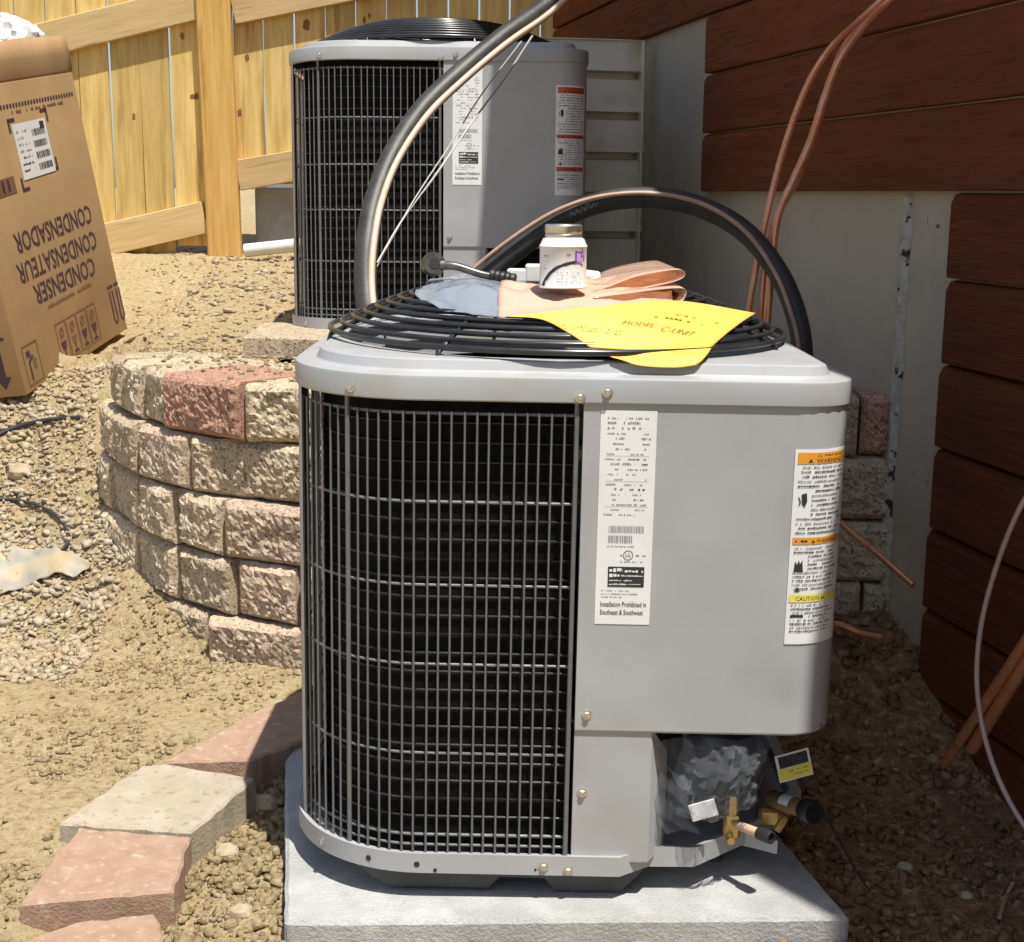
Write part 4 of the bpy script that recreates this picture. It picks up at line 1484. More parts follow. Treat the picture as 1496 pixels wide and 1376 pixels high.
lbx.add(vs, [(2 * k, 2 * k + 2, 2 * k + 3, 2 * k + 1) for k in range(6)])
lbx.build('valve_label', M['label'], vo)
br = MB()
br.box(w2u(at_unit(1098, 1228, -0.30)), (0.085, 0.004, 0.022), Matrix.Rotation(-0.5, 3, 'Z') @ Matrix.Rotation(0.0, 3, 'Y'))
br.build('valve_bracket', M['paint'], front)


# clear bag bundled in the valve bay
def crumple(center, size, n=28, amp=0.35, seed=0.0, squash=None, fr=3.5):
    vs, fs = [], []
    m = n // 2
    for i in range(m + 1):
        th = math.pi * i / m
        for j in range(n):
            ph = 2 * math.pi * j / n
            d = Vector((math.sin(th) * math.cos(ph), math.sin(th) * math.sin(ph), math.cos(th)))
            ridg = 1 - abs(noise.noise(d * fr + Vector((seed, 0, 0)))) * 1.6
            ridg2 = 1 - abs(noise.noise(d * fr * 2.3 + Vector((seed, 4, 0)))) * 1.4
            r = 1 + amp * (ridg - 0.6) + amp * 0.5 * (ridg2 - 0.6)
            vs.append(Vector(center) + Vector((d.x * size[0], d.y * size[1], d.z * size[2])) * r)
    for i in range(m):
        for j in range(n):
            k = (j + 1) % n
            fs.append((i * n + j, i * n + k, (i + 1) * n + k, (i + 1) * n + j))
    return vs, fs


bc = at_unit(1052, 1135, -0.375)
bag = MB()
rows_ = []
nb_ = 26
for i in range(nb_ + 1):
    u = i / nb_
    row = []
    for j in range(nb_ + 1):
        v = j / nb_
        x = -0.066 + 0.132 * u + 0.010 * math.sin(5 * v + 1.0)
        z = 0.066 - 0.118 * v - 0.016 * math.sin(3.0 * u + 0.6) * v
        bulge = 0.052 * math.sin(math.pi * u) ** 0.8 * math.sin(math.pi * (0.12 + 0.80 * v)) ** 0.8
        # long sharp pleats fanning out from the neck
        an = math.atan2(v - 1.15, u - 0.55)
        pl = abs(math.sin(9.0 * an + 2.2 * noise.noise((u * 2, v * 2, 3.0))))
        fine_ = abs(noise.noise((u * 5.5, v * 4.0, 8.0))) + 0.5 * abs(noise.noise((u * 11, v * 9, 2.0)))
        row.append(Vector((x, -bulge - 0.010 * pl - 0.020 * fine_ + 0.02, z)))
    rows_.append(row)
bag.add([p for r_ in rows_ for p in r_], [(i * (nb_ + 1) + j, (i + 1) * (nb_ + 1) + j, (i + 1) * (nb_ + 1) + j + 1, i * (nb_ + 1) + j + 1) for i in range(nb_) for j in range(nb_)])
bo = bag.build('plastic_bag', M['clear'], None, 14)
fd_ = MB()
rows_ = []
for k in range(9):
    t = k / 8
    rows_.append([Vector((-0.048 - 0.018 * j + 0.010 * math.sin(7 * t + j * 2.1) + 0.014 * t, -0.012 + 0.016 * ((j + k) % 2), 0.062 - 0.150 * t)) for j in range(4)])
vs = [p for r_ in rows_ for p in r_]
fd_.add(vs, [(k * 4 + j, (k + 1) * 4 + j, (k + 1) * 4 + j + 1, k * 4 + j + 1) for k in range(8) for j in range(3)])
fd_.build('bag_neck', M['clear'], bo, 80)
pl_ = MB(); pl_.box((-0.025, -0.012, -0.048), (0.040, 0.004, 0.026), Matrix.Rotation(-0.3, 3, 'Y')); pl_.build('bag_paper', M['label'], bo)
bo.location = bc
tag(bo, 'crumpled clear plastic bag stuffed into the open valve bay of the front unit', 'plastic bag')
# hang tag
tg = empty('hang_tag', at_unit(1160, 1118, -0.33), (math.radians(-12), math.radians(-10), math.radians(14)))
tag(tg, 'small yellow and black caution tag hanging beside the valves', 'tag')
tb = MB(); tb.box((0, 0, 0), (0.056, 0.0012, 0.042)); to = tb.build('tag_card', M['label'], tg)
P = Print(); P.rect(-0.024, 0.0, 0.024, 0.018, 0)
P.rect(-0.0265, -0.019, 0.0265, -0.001, 1)
rr_ = random.Random(3)
for k in range(4): P.smudge(-0.021, 0.0145 - 0.0042 * k, 0.021, 0.002, rr_, 2, 0.8)
P.smudge(-0.012, -0.008, 0.022, 0.003, rr_, 3, 0.8); P.smudge(-0.004, -0.014, 0.022, 0.003, rr_, 3, 0.8)
P.build('tag_print', lambda u, v: (u, -0.0011, v), [M['ink'], M['yellowink'], M['greyink'], M['yellow_ink']], to)
ts = MB(); ts.tube(smooth_path([(-0.024, 0, 0.018), (-0.045, 0.01, 0.0), (-0.055, 0.03, -0.03)], 5), 0.0012, 5); ts.build('tag_string', M['dark'], tg)

# loose black wire from the valves to the ground
w = MB()
w.tube(smooth_path([at_unit(1196, 1178, -0.30), at_unit(1220, 1215, -0.34), on_y(1248, 1268, 1.88), on_y(1270, 1302, 1.82)], 8), 0.0022, 6)
tag(w.build('black_wire', M['dark'], None, 60), 'thin black wire trailing from the valve bay down to the damp soil', 'wire')


# ------------------------------------------------------------------ things lying on the front unit
def sheet(ctrl, n=10, thick=0.0006, wob=0.0, seed=0.0):
    rows = [smooth_path(r, n) for r in ctrl]
    cols = [smooth_path([r[i] for r in rows], n) for i in range(len(rows[0]))]
    nu, nv = len(cols), len(cols[0])
    vs, fs = [], []
    for i in range(nu):
        for j in range(nv):
            p = cols[i][j].copy()
            if wob: p.z += wob * noise.noise((p.x * 22 + seed, p.y * 22, seed)) + wob * 0.6 * noise.noise((p.x * 60 + seed, p.y * 45, seed))
            vs.append(p)
    for i in range(nu - 1):
        for j in range(nv - 1): fs.append((i * nv + j, (i + 1) * nv + j, (i + 1) * nv + j + 1, i * nv + j + 1))
    return vs, fs, nu, nv


def local(o, mb_vs, origin): return [Vector(v) - Vector(origin) for v in mb_vs]


def D(px, py, l=0.006): return on_dome(px, py, l)


# bluish sleeve
b = MB()
vs, fs, _, _ = sheet([[D(640, 404, .012), D(690, 399, .016), D(735, 407, .010), D(770, 411, .005)],
                      [D(618, 416, .010), D(680, 414, .016), D(730, 421, .010), D(764, 424, .005)],
                      [D(607, 430, .006), D(668, 438, .012), D(722, 444, .009), D(756, 445, .005)],
                      [D(636, 449, .005), D(690, 459, .008), D(722, 462, .006), D(750, 462, .004)]], 9, wob=0.005, seed=3)
org = UNIT_LOC + Vector((0, 0, 0.86))
b.add(local(None, vs, org), fs)
o = b.build('document_sleeve', M['sleeve'], None, 50); o.location = org
md = o.modifiers.new('thick', 'SOLIDIFY'); md.thickness = 0.0003
tag(o, 'bluish see-through plastic sleeve lying over the left of the fan guard', 'plastic sleeve')


# salmon folded sleeves
def folded(path, depth, lift, label):
    F0 = smooth_path([on_y(px, py, y) for px, py, y in path], 7)
    back = Vector((-0.012, depth, lift))
    vs, fs = [], []
    k = 9
    for i, p in enumerate(F0):
        for j in range(k):
            t = j / (k - 1)
            q = p + back * t
            q.z += 0.0035 * noise.noise((q.x * 18, q.y * 30, lift * 50)) * math.sin(math.pi * min(t * 1.5, 1))
            vs.append(q - org)
    for i in range(len(F0) - 1):
        for j in range(k - 1): fs.append((i * k + j, (i + 1) * k + j, (i + 1) * k + j + 1, i * k + j + 1))
    mb = MB(); mb.add(vs, fs)
    o = mb.build('folded_sleeve', M['pinkfilm'], None, 50); o.location = org
    md = o.modifiers.new('thick', 'SOLIDIFY'); md.thickness = 0.0004
    tag(o, label, 'plastic sleeve')


b = MB()
vs, fs, _, _ = sheet([[D(732, 410, .016), D(800, 413, .018), D(880, 404, .020), D(972, 394, .016)],
                      [D(728, 428, .015), D(800, 431, .018), D(880, 424, .018), D(978, 412, .014)],
                      [D(728, 446, .014), D(800, 448, .016), D(880, 442, .016), D(982, 430, .012)],
                      [D(728, 462, .009), D(800, 462, .010), D(880, 457, .010), D(984, 446, .008)]], 9, wob=0.006, seed=8)
b.add(local(None, vs, org), fs)
o = b.build('document_sleeve', M['pinkfilm'], None, 50); o.location = org
md = o.modifiers.new('thick', 'SOLIDIFY'); md.thickness = 0.0003
tag(o, 'pale salmon plastic sleeve spread flat under the metal can', 'plastic sleeve')


def lay(pts, lift):
    return [(px, py, D(px, py, lift).y) for px, py in pts]


lowA = lay([(728, 462), (800, 461), (870, 456), (960, 448), (990, 443)], 0.006)
y0 = lowA[-1][2]
folded(lowA + [(1001, 433, y0 + 0.01), (992, 421, y0 + 0.01), (900, 431, lowA[2][2] + 0.03), (800, 444, lowA[1][2] + 0.03), (732, 452, lowA[0][2] + 0.02)], 0.26, 0.012, 'salmon plastic sleeve folded flat under the yellow paper')
lowB = [(px, py, Y + 0.035) for (px, py), Y in zip([(734, 449), (800, 444), (860, 438), (930, 423), (982, 412)], [p[2] for p in lowA])]
y0 = lowB[-1][2]
folded(lowB + [(1000, 403, y0 + 0.01), (990, 394, y0 + 0.01), (930, 404, lowB[3][2] + 0.02), (860, 427, lowB[2][2] + 0.02), (738, 440, lowB[0][2] + 0.02)], 0.24, 0.003, 'upper salmon plastic sleeve folded over with its bend to the right')

# yellow instruction sheet: a folded leaflet curling over the rim
yroot = empty('instruction_sheet', org)
tag(yroot, 'bright yellow instruction leaflet curling over the front rim of the fan guard', 'leaflet')
ctrl = [[D(738, 462, .010), D(860, 449, .022), D(985, 439, .022), D(1104, 457, .012)],
        [D(790, 466, .012), D(880, 464, .020), D(985, 460, .020), D(1084, 470, .012)],
        [D(832, 487, .008), D(905, 487, .014), D(985, 488, .014), D(1058, 490, .010)],
        [D(862, 507, .004), D(922, 511, .006), D(985, 511, .006), D(1036, 511, .004)]]
vs, fs, nu, nv = sheet(ctrl, 9)
b = MB(); b.add(local(None, vs, org), fs)
o = b.build('leaflet_cover', M['yellow'], yroot, 60)
md = o.modifiers.new('thick', 'SOLIDIFY'); md.thickness = 0.0006
P = Print()


def ysurf(u, v):
    """u across, v front to back, both 0..1, on the leaflet cover"""
    i, j = u * (nu - 1), (1 - v) * (nv - 1)
    a, c = min(int(i), nu - 2), min(int(j), nv - 2)
    fu, fv = i - a, j - c
    p = vs[a * nv + c] * (1 - fu) * (1 - fv) + vs[(a + 1) * nv + c] * fu * (1 - fv) + vs[a * nv + c + 1] * (1 - fu) * fv + vs[(a + 1) * nv + c + 1] * fu * fv
    return p - org + Vector((0, -0.0005, 0.0018))


def trot(pr, ang, u0, v0, sv=1.0):
    c, s = math.cos(ang), math.sin(ang)
    return [(u0 + (x * c - y * s), v0 + (x * s + y * c) * sv) for x, y in pr]


T1 = Print()
T1.text('MODEL', -0.02, 0.02, 0.10, 0.17, 0, 0.0); T1.text('C-UNIT', 0.20, -0.02, 0.12, 0.22, 0, 0.0)
for k in range(2): T1.smudge(0.10 + 0.06 * k, 0.19 + 0.08 * k, 0.38 + 0.05 * k, 0.022, rr_, 0, 0.6)
for k in range(2): T1.smudge(-0.34, -0.14 - 0.07 * k, 0.02, 0.022, rr_, 0, 0.7)
pr = trot(T1.v, -0.42, 0.40, 0.48, 1.0)
P.v = [(min(max(u, 0.02), 0.98), min(max(v, 0.03), 0.97)) for u, v in pr]; P.f = T1.f; P.m = T1.m
P.build('leaflet_print', ysurf, [M['yellow_ink']], o)
ctrl2 = [[D(858, 504, .003), D(922, 508, .003), D(985, 508, .003), D(1040, 507, .003)],
         [on_y(880, 514, 1.94), on_y(930, 518, 1.935), on_y(985, 519, 1.935), on_y(1034, 516, 1.94)],
         [on_y(893, 521, 1.925), on_y(930, 528, 1.92), on_y(985, 530, 1.92), on_y(1026, 526, 1.925)],
         [on_y(906, 525, 1.922), on_y(935, 534, 1.916), on_y(985, 537, 1.916), on_y(1018, 533, 1.92)]]
v2, f2, _, _ = sheet(ctrl2, 6)
b = MB(); b.add(local(None, v2, org), f2)
o = b.build('leaflet_page', M['yellow'], yroot, 60)
md = o.modifiers.new('thick', 'SOLIDIFY'); md.thickness = 0.0006

# can of purple primer
cb_ = on_y(822, 420, D(822, 424, .020).y - 0.01)
can = empty('primer_can', cb_, (0, 0, 0)); can.scale = (0.98, 0.98, 0.93)
tag(can, 'small white metal can with a purple mark and a black stripe standing on the papers', 'can')
R_ = 0.0368
b = MB(); b.lathe([(R_ - 0.001, 0), (R_, 0.002), (R_ - 0.0012, 0.004), (R_ - 0.0012, 0.064), (R_, 0.066), (R_ - 0.002, 0.069), (0.031, 0.078), (0.028, 0.079)], 40)
cbody = b.build('can_body', M['canwhite'], can, 40)
b = MB(); b.lathe([(0.027, 0.078), (0.0285, 0.081), (0.0285, 0.084), (0.027, 0.0855), (0.0285, 0.088), (0.0285, 0.098), (0.0265, 0.100), (0.012, 0.1005)], 32)
b.build('screw_cap', M['tin'], can, 40)
P = Print()
P.rect(0.018, 0.040, 0.0205, 0.060, 0); P.rect(0.0205, 0.044, 0.034, 0.056, 1)
P.line([(0.018, 0.0575), (0.030, 0.0575), (0.030, 0.051), (0.036, 0.050)], 0.002, 0); P.line([(0.018, 0.041), (0.027, 0.041), (0.034, 0.037)], 0.0022, 0); P.line([(0.032, 0.062), (0.036, 0.05), (0.0365, 0.044)], 0.0018, 0)
curve = [(-0.038, 0.004), (-0.033, 0.012), (-0.024, 0.023), (-0.012, 0.033), (0.004, 0.0395), (0.018, 0.042)]
P.line(curve, 0.0048, 2)
P.smudge(0.004, 0.052, 0.010, 0.003, rr_, 2, 1); P.smudge(-0.034, 0.050, -0.026, 0.0025, rr_, 3); P.smudge(-0.034, 0.030, -0.030, 0.003, rr_, 3)
for k in range(4): P.smudge(-0.010, 0.010 + 0.005 * k, 0.030, 0.0015, rr_, 3, 0.5)
P.build('can_print', lambda u, v: ((R_ - 0.0004) * math.sin(u / R_), -(R_ - 0.0004) * math.cos(u / R_), v), [M['purple'], M['lilac'], M['ink'], M['greyink']], cbody)

# ratchet wrench
h0, h1 = on_y(633, 386, 2.26), on_y(742, 408, 2.24)
wr = empty('ratchet_wrench', h0)
tag(wr, 'dark steel ratchet wrench resting on the left of the fan guard', 'wrench')
ax = (h1 - h0)
b = MB()
b.tube(smooth_path([ax * 0.10, ax * 0.3 + Vector((0, 0, 0.004)), ax * 0.62, ax * 0.78], 6), 0.0055, 8, rfun=lambda t: 0.0075 - 0.002 * t)
b.build('handle', M['steel'], wr, 50)
b = MB()
Mx = Vector((0.25, -0.9, 0.25)).to_track_quat('Z', 'Y').to_matrix().to_4x4()
b.lathe([(0.010, -0.008), (0.0185, -0.008), (0.0195, -0.005), (0.0195, 0.005), (0.0185, 0.008), (0.010, 0.008)], 24, Mx)
hd = b.build('ratchet_head', M['steel'], wr, 40)
b = MB(); b.lathe([(0.0095, -0.0095), (0.0095, 0.0095)], 6, Mx); b.build('drive_socket', M['dark'], hd)
b = MB()
q = ax.to_track_quat('Z', 'Y').to_matrix().to_4x4()
L_ = ax.length
for k in range(5): b.lathe([(0.0095, 0), (0.0115, 0.002), (0.0115, 0.007), (0.0095, 0.009)], 14, Matrix.Translation(ax * 0.76) @ q @ Matrix.Translation((0, 0, k * 0.0085)))
b.build('grip', M['dark'], wr, 40)

# white fittings behind the can
b = MB(); b.bbox((0, 0, 0), (0.040, 0.03, 0.022), 0.003); b.bbox((0.026, 0, 0.004), (0.030, 0.034, 0.030), 0.003); b.box((0.02, -0.002, -0.0145), (0.05, 0.02, 0.006))
o = b.build('plastic_fitting', M['white']); o.location = on_y(758, 402, 2.33)
tag(o, 'small white plastic fitting lying between the wrench and the can', 'fitting')
b = MB(); Mx = Matrix.Rotation(math.pi / 2, 4, 'Y')
b.lathe([(0.008, -0.03), (0.011, -0.028), (0.011, 0.006), (0.007, 0.012)], 18, Mx)
o = empty('glue_bottle', on_y(868, 405, 2.33), (0, 0.1, -0.2))
tag(o, 'small pale bottle with a dark cap lying just right of the can', 'bottle')
b.build('bottle_body', M['white'], o, 40)
b = MB(); b.lathe([(0.0085, 0.010), (0.0085, 0.024), (0.006, 0.028)], 16, Mx); b.build('bottle_cap', M['dark'], o, 40)


# ------------------------------------------------------------------ refrigerant lines, copper and cables
def line_set(name, main, thin, r, rt, label, mats=('foamdust', 'copper_pale'), cut=None):
    root = empty(name, main[0])
    tag(root, label, 'refrigerant line', 'insulated refrigerant lines')
    b = MB(); b.tube([p - root.location for p in smooth_path(main, 10)], r, 16)
    b.build('foam_insulation', M[mats[0]], root, 60)
    b = MB(); b.tube([p - root.location for p in smooth_path(thin, 10)], rt, 10)
    b.build('copper_line', M[mats[1]], root, 60)
    return root


def shift(pts, dx, dy, dY): return [on_y(px + dx(k) if callable(dx) else px + dx, py + dy(k) if callable(dy) else py + dy, Y + dY) for k, (px, py, Y) in enumerate(pts)]


L1 = [(1085, -170, 3.46), (960, -120, 3.46), (870, -60, 3.45), (800, 8, 3.40), (735, 55, 3.36), (675, 105, 3.30), (618, 160, 3.22), (575, 225, 3.12), (549, 290, 3.04), (537, 350, 2.97), (534, 410, 2.92), (540, 470, 2.87), (556, 560, 2.83), (580, 700, 2.81)]
nrm1 = [(6, 10), (8, 10), (10, 10), (10, 10), (9, 10), (9, 10), (10, 9), (11, 6), (12, 3), (13, 1), (12, 0), (12, 0), (12, 0), (12, 0)]
main1 = [on_y(*p) for p in L1]
thin1 = [on_y(p[0] + n[0] * 0.75, p[1] + n[1] * 0.75, p[2] - 0.024) for p, n in zip(L1, nrm1)]
line_set('refrigerant_line', main1, thin1, 0.0245, 0.0075, 'dusty black insulated line arching down in front of the rear unit')
L2 = [(560, 560, 2.80), (640, 470, 2.80), (700, 412, 2.80), (760, 362, 2.80), (822, 318, 2.80), (885, 294, 2.80), (960, 289, 2.80), (1030, 305, 2.79), (1090, 340, 2.77), (1135, 395, 2.74), (1160, 450, 2.71), (1172, 510, 2.69), (1172, 600, 2.68), (1165, 720, 2.68)]
nrm2 = [(-12, -14), (-12, -14), (-13, -15), (-12, -14), (-7, -11), (-2, -8), (0, -6), (1, -5), (-1, -2), (-4, 1), (-6, 2), (-5, 0), (-5, 0), (-5, 0)]
main2 = [on_y(*p) for p in L2]
thin2 = [on_y(p[0] + n[0], p[1] + n[1], p[2] - 0.026) for p, n in zip(L2, nrm2)]
tail = [Vector((0.55, 2.665, 0.26)), Vector((0.515, 2.61, 0.13)), Vector((0.455, 2.47, 0.11))]
main2 += tail
thin2 += [p + Vector((-0.004, -0.026, 0)) for p in tail]
line_set('refrigerant_line', main2, thin2, 0.0210, 0.0045, 'black insulated line looping over behind the front unit towards the house', ('foam', 'copper_dull'))
# wisps of white print on the foam
P = Print(); rs = random.Random(4)
for k in range(5):
    P.line([(0.012 * k, -0.006 + rs.uniform(-0.003, 0.003)), (0.012 * k + 0.006, 0.006 + rs.uniform(-0.003, 0.003)), (0.012 * k + 0.009, -0.004), (0.012 * k + 0.013, 0.002)], 0.0013, 0)
q0, q1 = on_y(822, 318, 2.80), on_y(885, 294, 2.80)
dx_ = (q1 - q0).normalized(); up_ = Vector((0, -1, 0)).cross(dx_).normalized()
up_ = up_ if up_.z > 0 else -up_
foam2 = bpy.data.objects['refrigerant_line.001']
fo_ = [c for c in foam2.children if c.name.startswith('foam')][0]
P.build('pipe_print', lambda u, v: q0 + dx_ * (0.012 + u) + up_ * (0.0217 * math.sin(v / 0.0217)) + Vector((0, -1, 0)) * (0.0217 * math.cos(v / 0.0217)) + Vector((0, 0, 0.002)) - foam2.location, [M['greyink']], fo_)
for label, pts, r in (
        ('pale thin wire running from the hose bend up across the rear unit label', [(551, 384, 2.93), (590, 318, 3.05), (640, 250, 3.2), (690, 178, 3.32), (740, 110, 3.42), (778, 52, 3.46)], 0.0026),
        ('second thin grey wire beside the first on the rear unit', [(548, 395, 2.94), (600, 300, 3.08), (655, 215, 3.24), (702, 140, 3.38), (762, 60, 3.45)], 0.0018)):
    b = MB(); b.tube(smooth_path([on_y(*p) for p in pts], 8), r, 6)
    tag(b.build('control_wire', M['wiregrey'], None, 60), label, 'wire', 'thin control wires')


def pipe(name, pts, r, m, label, cat, group=None, seg=10):
    P3 = smooth_path([on_y(*p) for p in pts], 8)
    b = MB(); b.tube([p - P3[0] for p in P3], r, seg)
    o = b.build(name, M[m], None, 60); o.location = P3[0]
    return tag(o, label, cat, group)


G = 'copper tubes coming out of the house'
pipe('copper_tube', [(1312, -30, 2.92), (1285, 2, 2.93), (1255, 30, 2.92), (1212, 72, 2.88), (1178, 128, 2.85), (1146, 215, 2.82), (1120, 315, 2.80), (1103, 400, 2.79), (1092, 470, 2.78), (1088, 560, 2.78), (1088, 700, 2.78), (1088, 840, 2.78)], 0.0068, 'copper', 'left of the copper tubes curving down the siding to the front unit', 'copper tube', G)
pipe('copper_tube', [(1318, -20, 2.93), (1292, 8, 2.93), (1262, 40, 2.90), (1226, 90, 2.86), (1206, 140, 2.84), (1184, 208, 2.82), (1160, 262, 2.80), (1136, 318, 2.78), (1127, 390, 2.77), (1120, 480, 2.76), (1117, 560, 2.76), (1117, 700, 2.76), (1117, 840, 2.76)], 0.0088, 'copper', 'thicker right-hand copper tube curving down the siding', 'copper tube', G)
pipe('copper_tube', [(1268, 24, 2.93), (1236, 62, 2.90), (1212, 120, 2.86), (1190, 205, 2.84), (1158, 275, 2.82), (1130, 330, 2.80), (1116, 400, 2.79), (1111, 480, 2.78), (1108, 560, 2.78), (1108, 700, 2.78), (1108, 840, 2.78)], 0.0062, 'copper', 'middle copper tube running close behind the thicker one', 'copper tube', G)
pipe('copper_tube', [(1215, 752, 2.78), (1236, 770, 2.72), (1285, 812, 2.62), (1334, 855, 2.55)], 0.0062, 'copper', 'straight copper stub poking out beside the panel in front of the grey foundation', 'copper tube')
pipe('copper_tube', [(1205, 908, 2.75), (1232, 914, 2.72), (1258, 925, 2.68), (1290, 932, 2.64)], 0.0072, 'copper', 'short copper stub poking out low down behind the front unit', 'copper tube')
pipe('copper_tube', [(1540, 868, 2.03), (1500, 934, 2.10), (1440, 1025, 2.22), (1380, 1117, 2.34)], 0.0088, 'copper', 'long copper pipe leaning on the siding at the lower right', 'copper pipe', 'copper pipes leaning on the siding')
pipe('copper_tube', [(1520, 930, 2.10), (1475, 1005, 2.18), (1420, 1094, 2.28)], 0.0112, 'copper', 'thicker short copper pipe leaning behind the long one', 'copper pipe', 'copper pipes leaning on the siding')
pipe('cable', [(1520, 690, 2.02), (1484, 755, 2.06), (1455, 830, 2.10), (1434, 910, 2.12), (1427, 985, 2.12), (1434, 1055, 2.10), (1452, 1120, 2.06), (1480, 1180, 2.0), (1520, 1240, 1.94)], 0.0042, 'cable', 'pinkish grey cable bowing down in front of the dark siding', 'cable', None, 8)


# ------------------------------------------------------------------ wooden fence
FY = 6.0
fence = empty('fence', (-1.25, FY, 0.70))
tag(fence, 'new yellow pine picket fence with post and rails at the back of the yard', 'fence')
FO = Vector(fence.location)


def fence_part(mb, name, m, parent=fence, loc=None, smooth=None):
    o = mb.build(name, M[m], parent, smooth)
    if loc is not None: o.location = loc
    return o


def post(px, w=0.142):
    c = on_y(px, 372, FY - 0.02)
    b = MB(); b.bbox((0, 0, 1.0), (w, 0.056, 2.2), 0.006)
    o = fence_part(b, 'post', 'post', loc=Vector((c.x, FY - 0.029, 0.72)) - FO)
    o.rotation_euler = (0, math.radians(-0.9), 0)
    return c.x


XP = post(330)
post(330 - 760)
post(330 + 720)


def slope_rail(p_bot_a, p_bot_b, xa, xb, h=0.136, dpt=0.034, yoff=0.0):
    a, c = on_y(*p_bot_a, FY), on_y(*p_bot_b, FY)
    k = (c.z - a.z) / (c.x - a.x)
    za, zb = a.z + k * (xa - a.x), a.z + k * (xb - a.x)
    L_ = math.hypot(xb - xa, zb - za)
    b = MB(); b.bbox((L_ / 2, 0, h / 2), (L_, dpt, h), 0.003)
    o = fence_part(b, 'rail', 'rail', loc=Vector((xa, FY - dpt / 2 + yoff, za)) - FO)
    o.rotation_euler = (0, -math.atan2(zb - za, xb - xa), 0)
    return k


XL, XR = XP - 2.25, XP + 2.15
kL = slope_rail((99, 77), (299, 28), XL + 0.07, XP - 0.068)
slope_rail((170, 371), (311, 339), XL + 0.07, XP - 0.068)
slope_rail((355, 278), (413, 268), XP + 0.072, XR - 0.07, 0.128)
slope_rail((349, 36), (419, 22), XP + 0.072, XR - 0.07, 0.128)
w_p, pitch_p = 0.1265, 0.1280
x = XL - 0.3
i = 0
rp = random.Random(21)
while x < XR:
    right = x > XP
    zb = 0.845 + (x - XP) * 0.225 if not right else 1.04 + (x - XP) * 0.15
    zb += rp.uniform(-0.008, 0.008)
    h = 1.95
    b = MB()
    n = 12
    bow = rp.uniform(-0.004, 0.004)
    wl = w_p * rp.uniform(0.975, 1.005)
    vs = []
    for k in range(n + 1):
        z = h * k / n
        d = bow * math.sin(math.pi * k / n * 1.3) + 0.0015 * noise.noise((z * 3, i * 7.1, 0))
        e1, e2 = 0.0026 * noise.noise((z * 8, i * 3.3, 5)) + 0.0012, 0.0026 * noise.noise((z * 8, i * 5.3, 9)) - 0.0012
        vs += [(d + e1, 0, z), (d + wl + e2, 0, z), (d + wl + e2, 0.016, z), (d + e1, 0.016, z)]
    fs = [(0, 3, 2, 1), (4 * n, 4 * n + 1, 4 * n + 2, 4 * n + 3)]
    for k in range(n):
        for q in range(4): fs.append((4 * k + q, 4 * k + (q + 1) % 4, 4 * k + 4 + (q + 1) % 4, 4 * k + 4 + q))
    b.add(vs, fs)
    o = fence_part(b, 'picket', 'picket', loc=Vector((x, FY + 0.002 + rp.uniform(0, 0.004), zb)) - FO)
    if abs(x - XP) < 1.2:
        kn = MB()
        for _ in range(rp.choice((0, 1, 2, 2, 3))):
            u, z, rr = rp.uniform(0.015, 0.105), rp.uniform(0.05, 1.0), rp.uniform(0.006, 0.017)
            m_ = 12
            kx, kz, ph_ = rp.uniform(0.6, 1.0), rp.uniform(0.9, 1.7), rp.uniform(0, 6)
            ring = [(u + kx * rr * math.cos(6.283 * q / m_) * (1 + 0.22 * math.sin(2 * q + ph_)), -0.0006, z + kz * rr * math.sin(6.283 * q / m_) * (1 + 0.2 * math.sin(1.3 * q + ph_))) for q in range(m_)]
            kn.add(ring + [(u, -0.0014, z)], [(q, (q + 1) % m_, m_) for q in range(m_)])
        if kn.v: kn.build('knot', M['knot'], o)
    x += pitch_p + rp.uniform(0, 0.004); i += 1

# concrete footing and odds and ends by the fence post
b = MB(); b.bbox((0, 0, 0), (0.9, 0.14, 0.46), 0.01)
o = b.build('concrete_curb', M['pad']); o.location = (XP + 0.56, FY + 0.16, 0.82)
tag(o, 'pale concrete curb showing under the fence right of the post', 'curb')
b = MB(); b.tube([(0, 0, 0), (0.30, -0.02, 0.035)], 0.028, 14)
o = b.build('white_pipe', M['white'], None, 50); o.location = on_y(358, 366, 5.85)
tag(o, 'short white plastic pipe lying at the foot of the fence post', 'pipe')


# ------------------------------------------------------------------ cardboard box
A = Vector((-1.41822615, 3.96173889, 0.43917441))
EX = Vector((0.08908584, 0.98559337, 0.14376864)); EZ = Vector((-0.12945345, -0.13166097, 0.98280578)); EN = Vector((0.98757558, -0.10616542, 0.11585933))
box = empty('cardboard_box', A)
tag(box, 'large brown cardboard carton standing upside down and tilted at the left edge', 'box')
Bm = Matrix(((EX.x, -EN.x, EZ.x), (EX.y, -EN.y, EZ.y), (EX.z, -EN.z, EZ.z)))      # local x along the printed face, y into the box, z up
box.rotation_euler = Bm.to_euler()
BW, BH = 0.826, 0.868
b = MB()
n = 14
b.bbox((BW / 2, BW / 2, BH / 2), (BW, BW, BH), 0.006, seg=2)
bx = b.build('carton', M['card'], box, 40)
fl = MB()
vs, fs = [], []
for i in range(15):
    s_ = BW * i / 14
    for k, (o_, t_) in enumerate(((0.0035, -0.004), (0.0, 0.006), (-0.003, 0.06), (-0.001, 0.116 + 0.003 * math.sin(i * 0.9)))):
        vs.append((s_ + (0.004 if k else 0), o_, BH + t_))
for i in range(14):
    for k in range(3): fs.append((i * 4 + k, (i + 1) * 4 + k, (i + 1) * 4 + k + 1, i * 4 + k + 1))
fl.add(vs, fs)
fo = fl.build('flap', M['card'], box, 50)
md = fo.modifiers.new('thick', 'SOLIDIFY'); md.thickness = 0.005
# print on the face; the carton is upside down, so lettering reads from the far right, turned half round
P = Print()


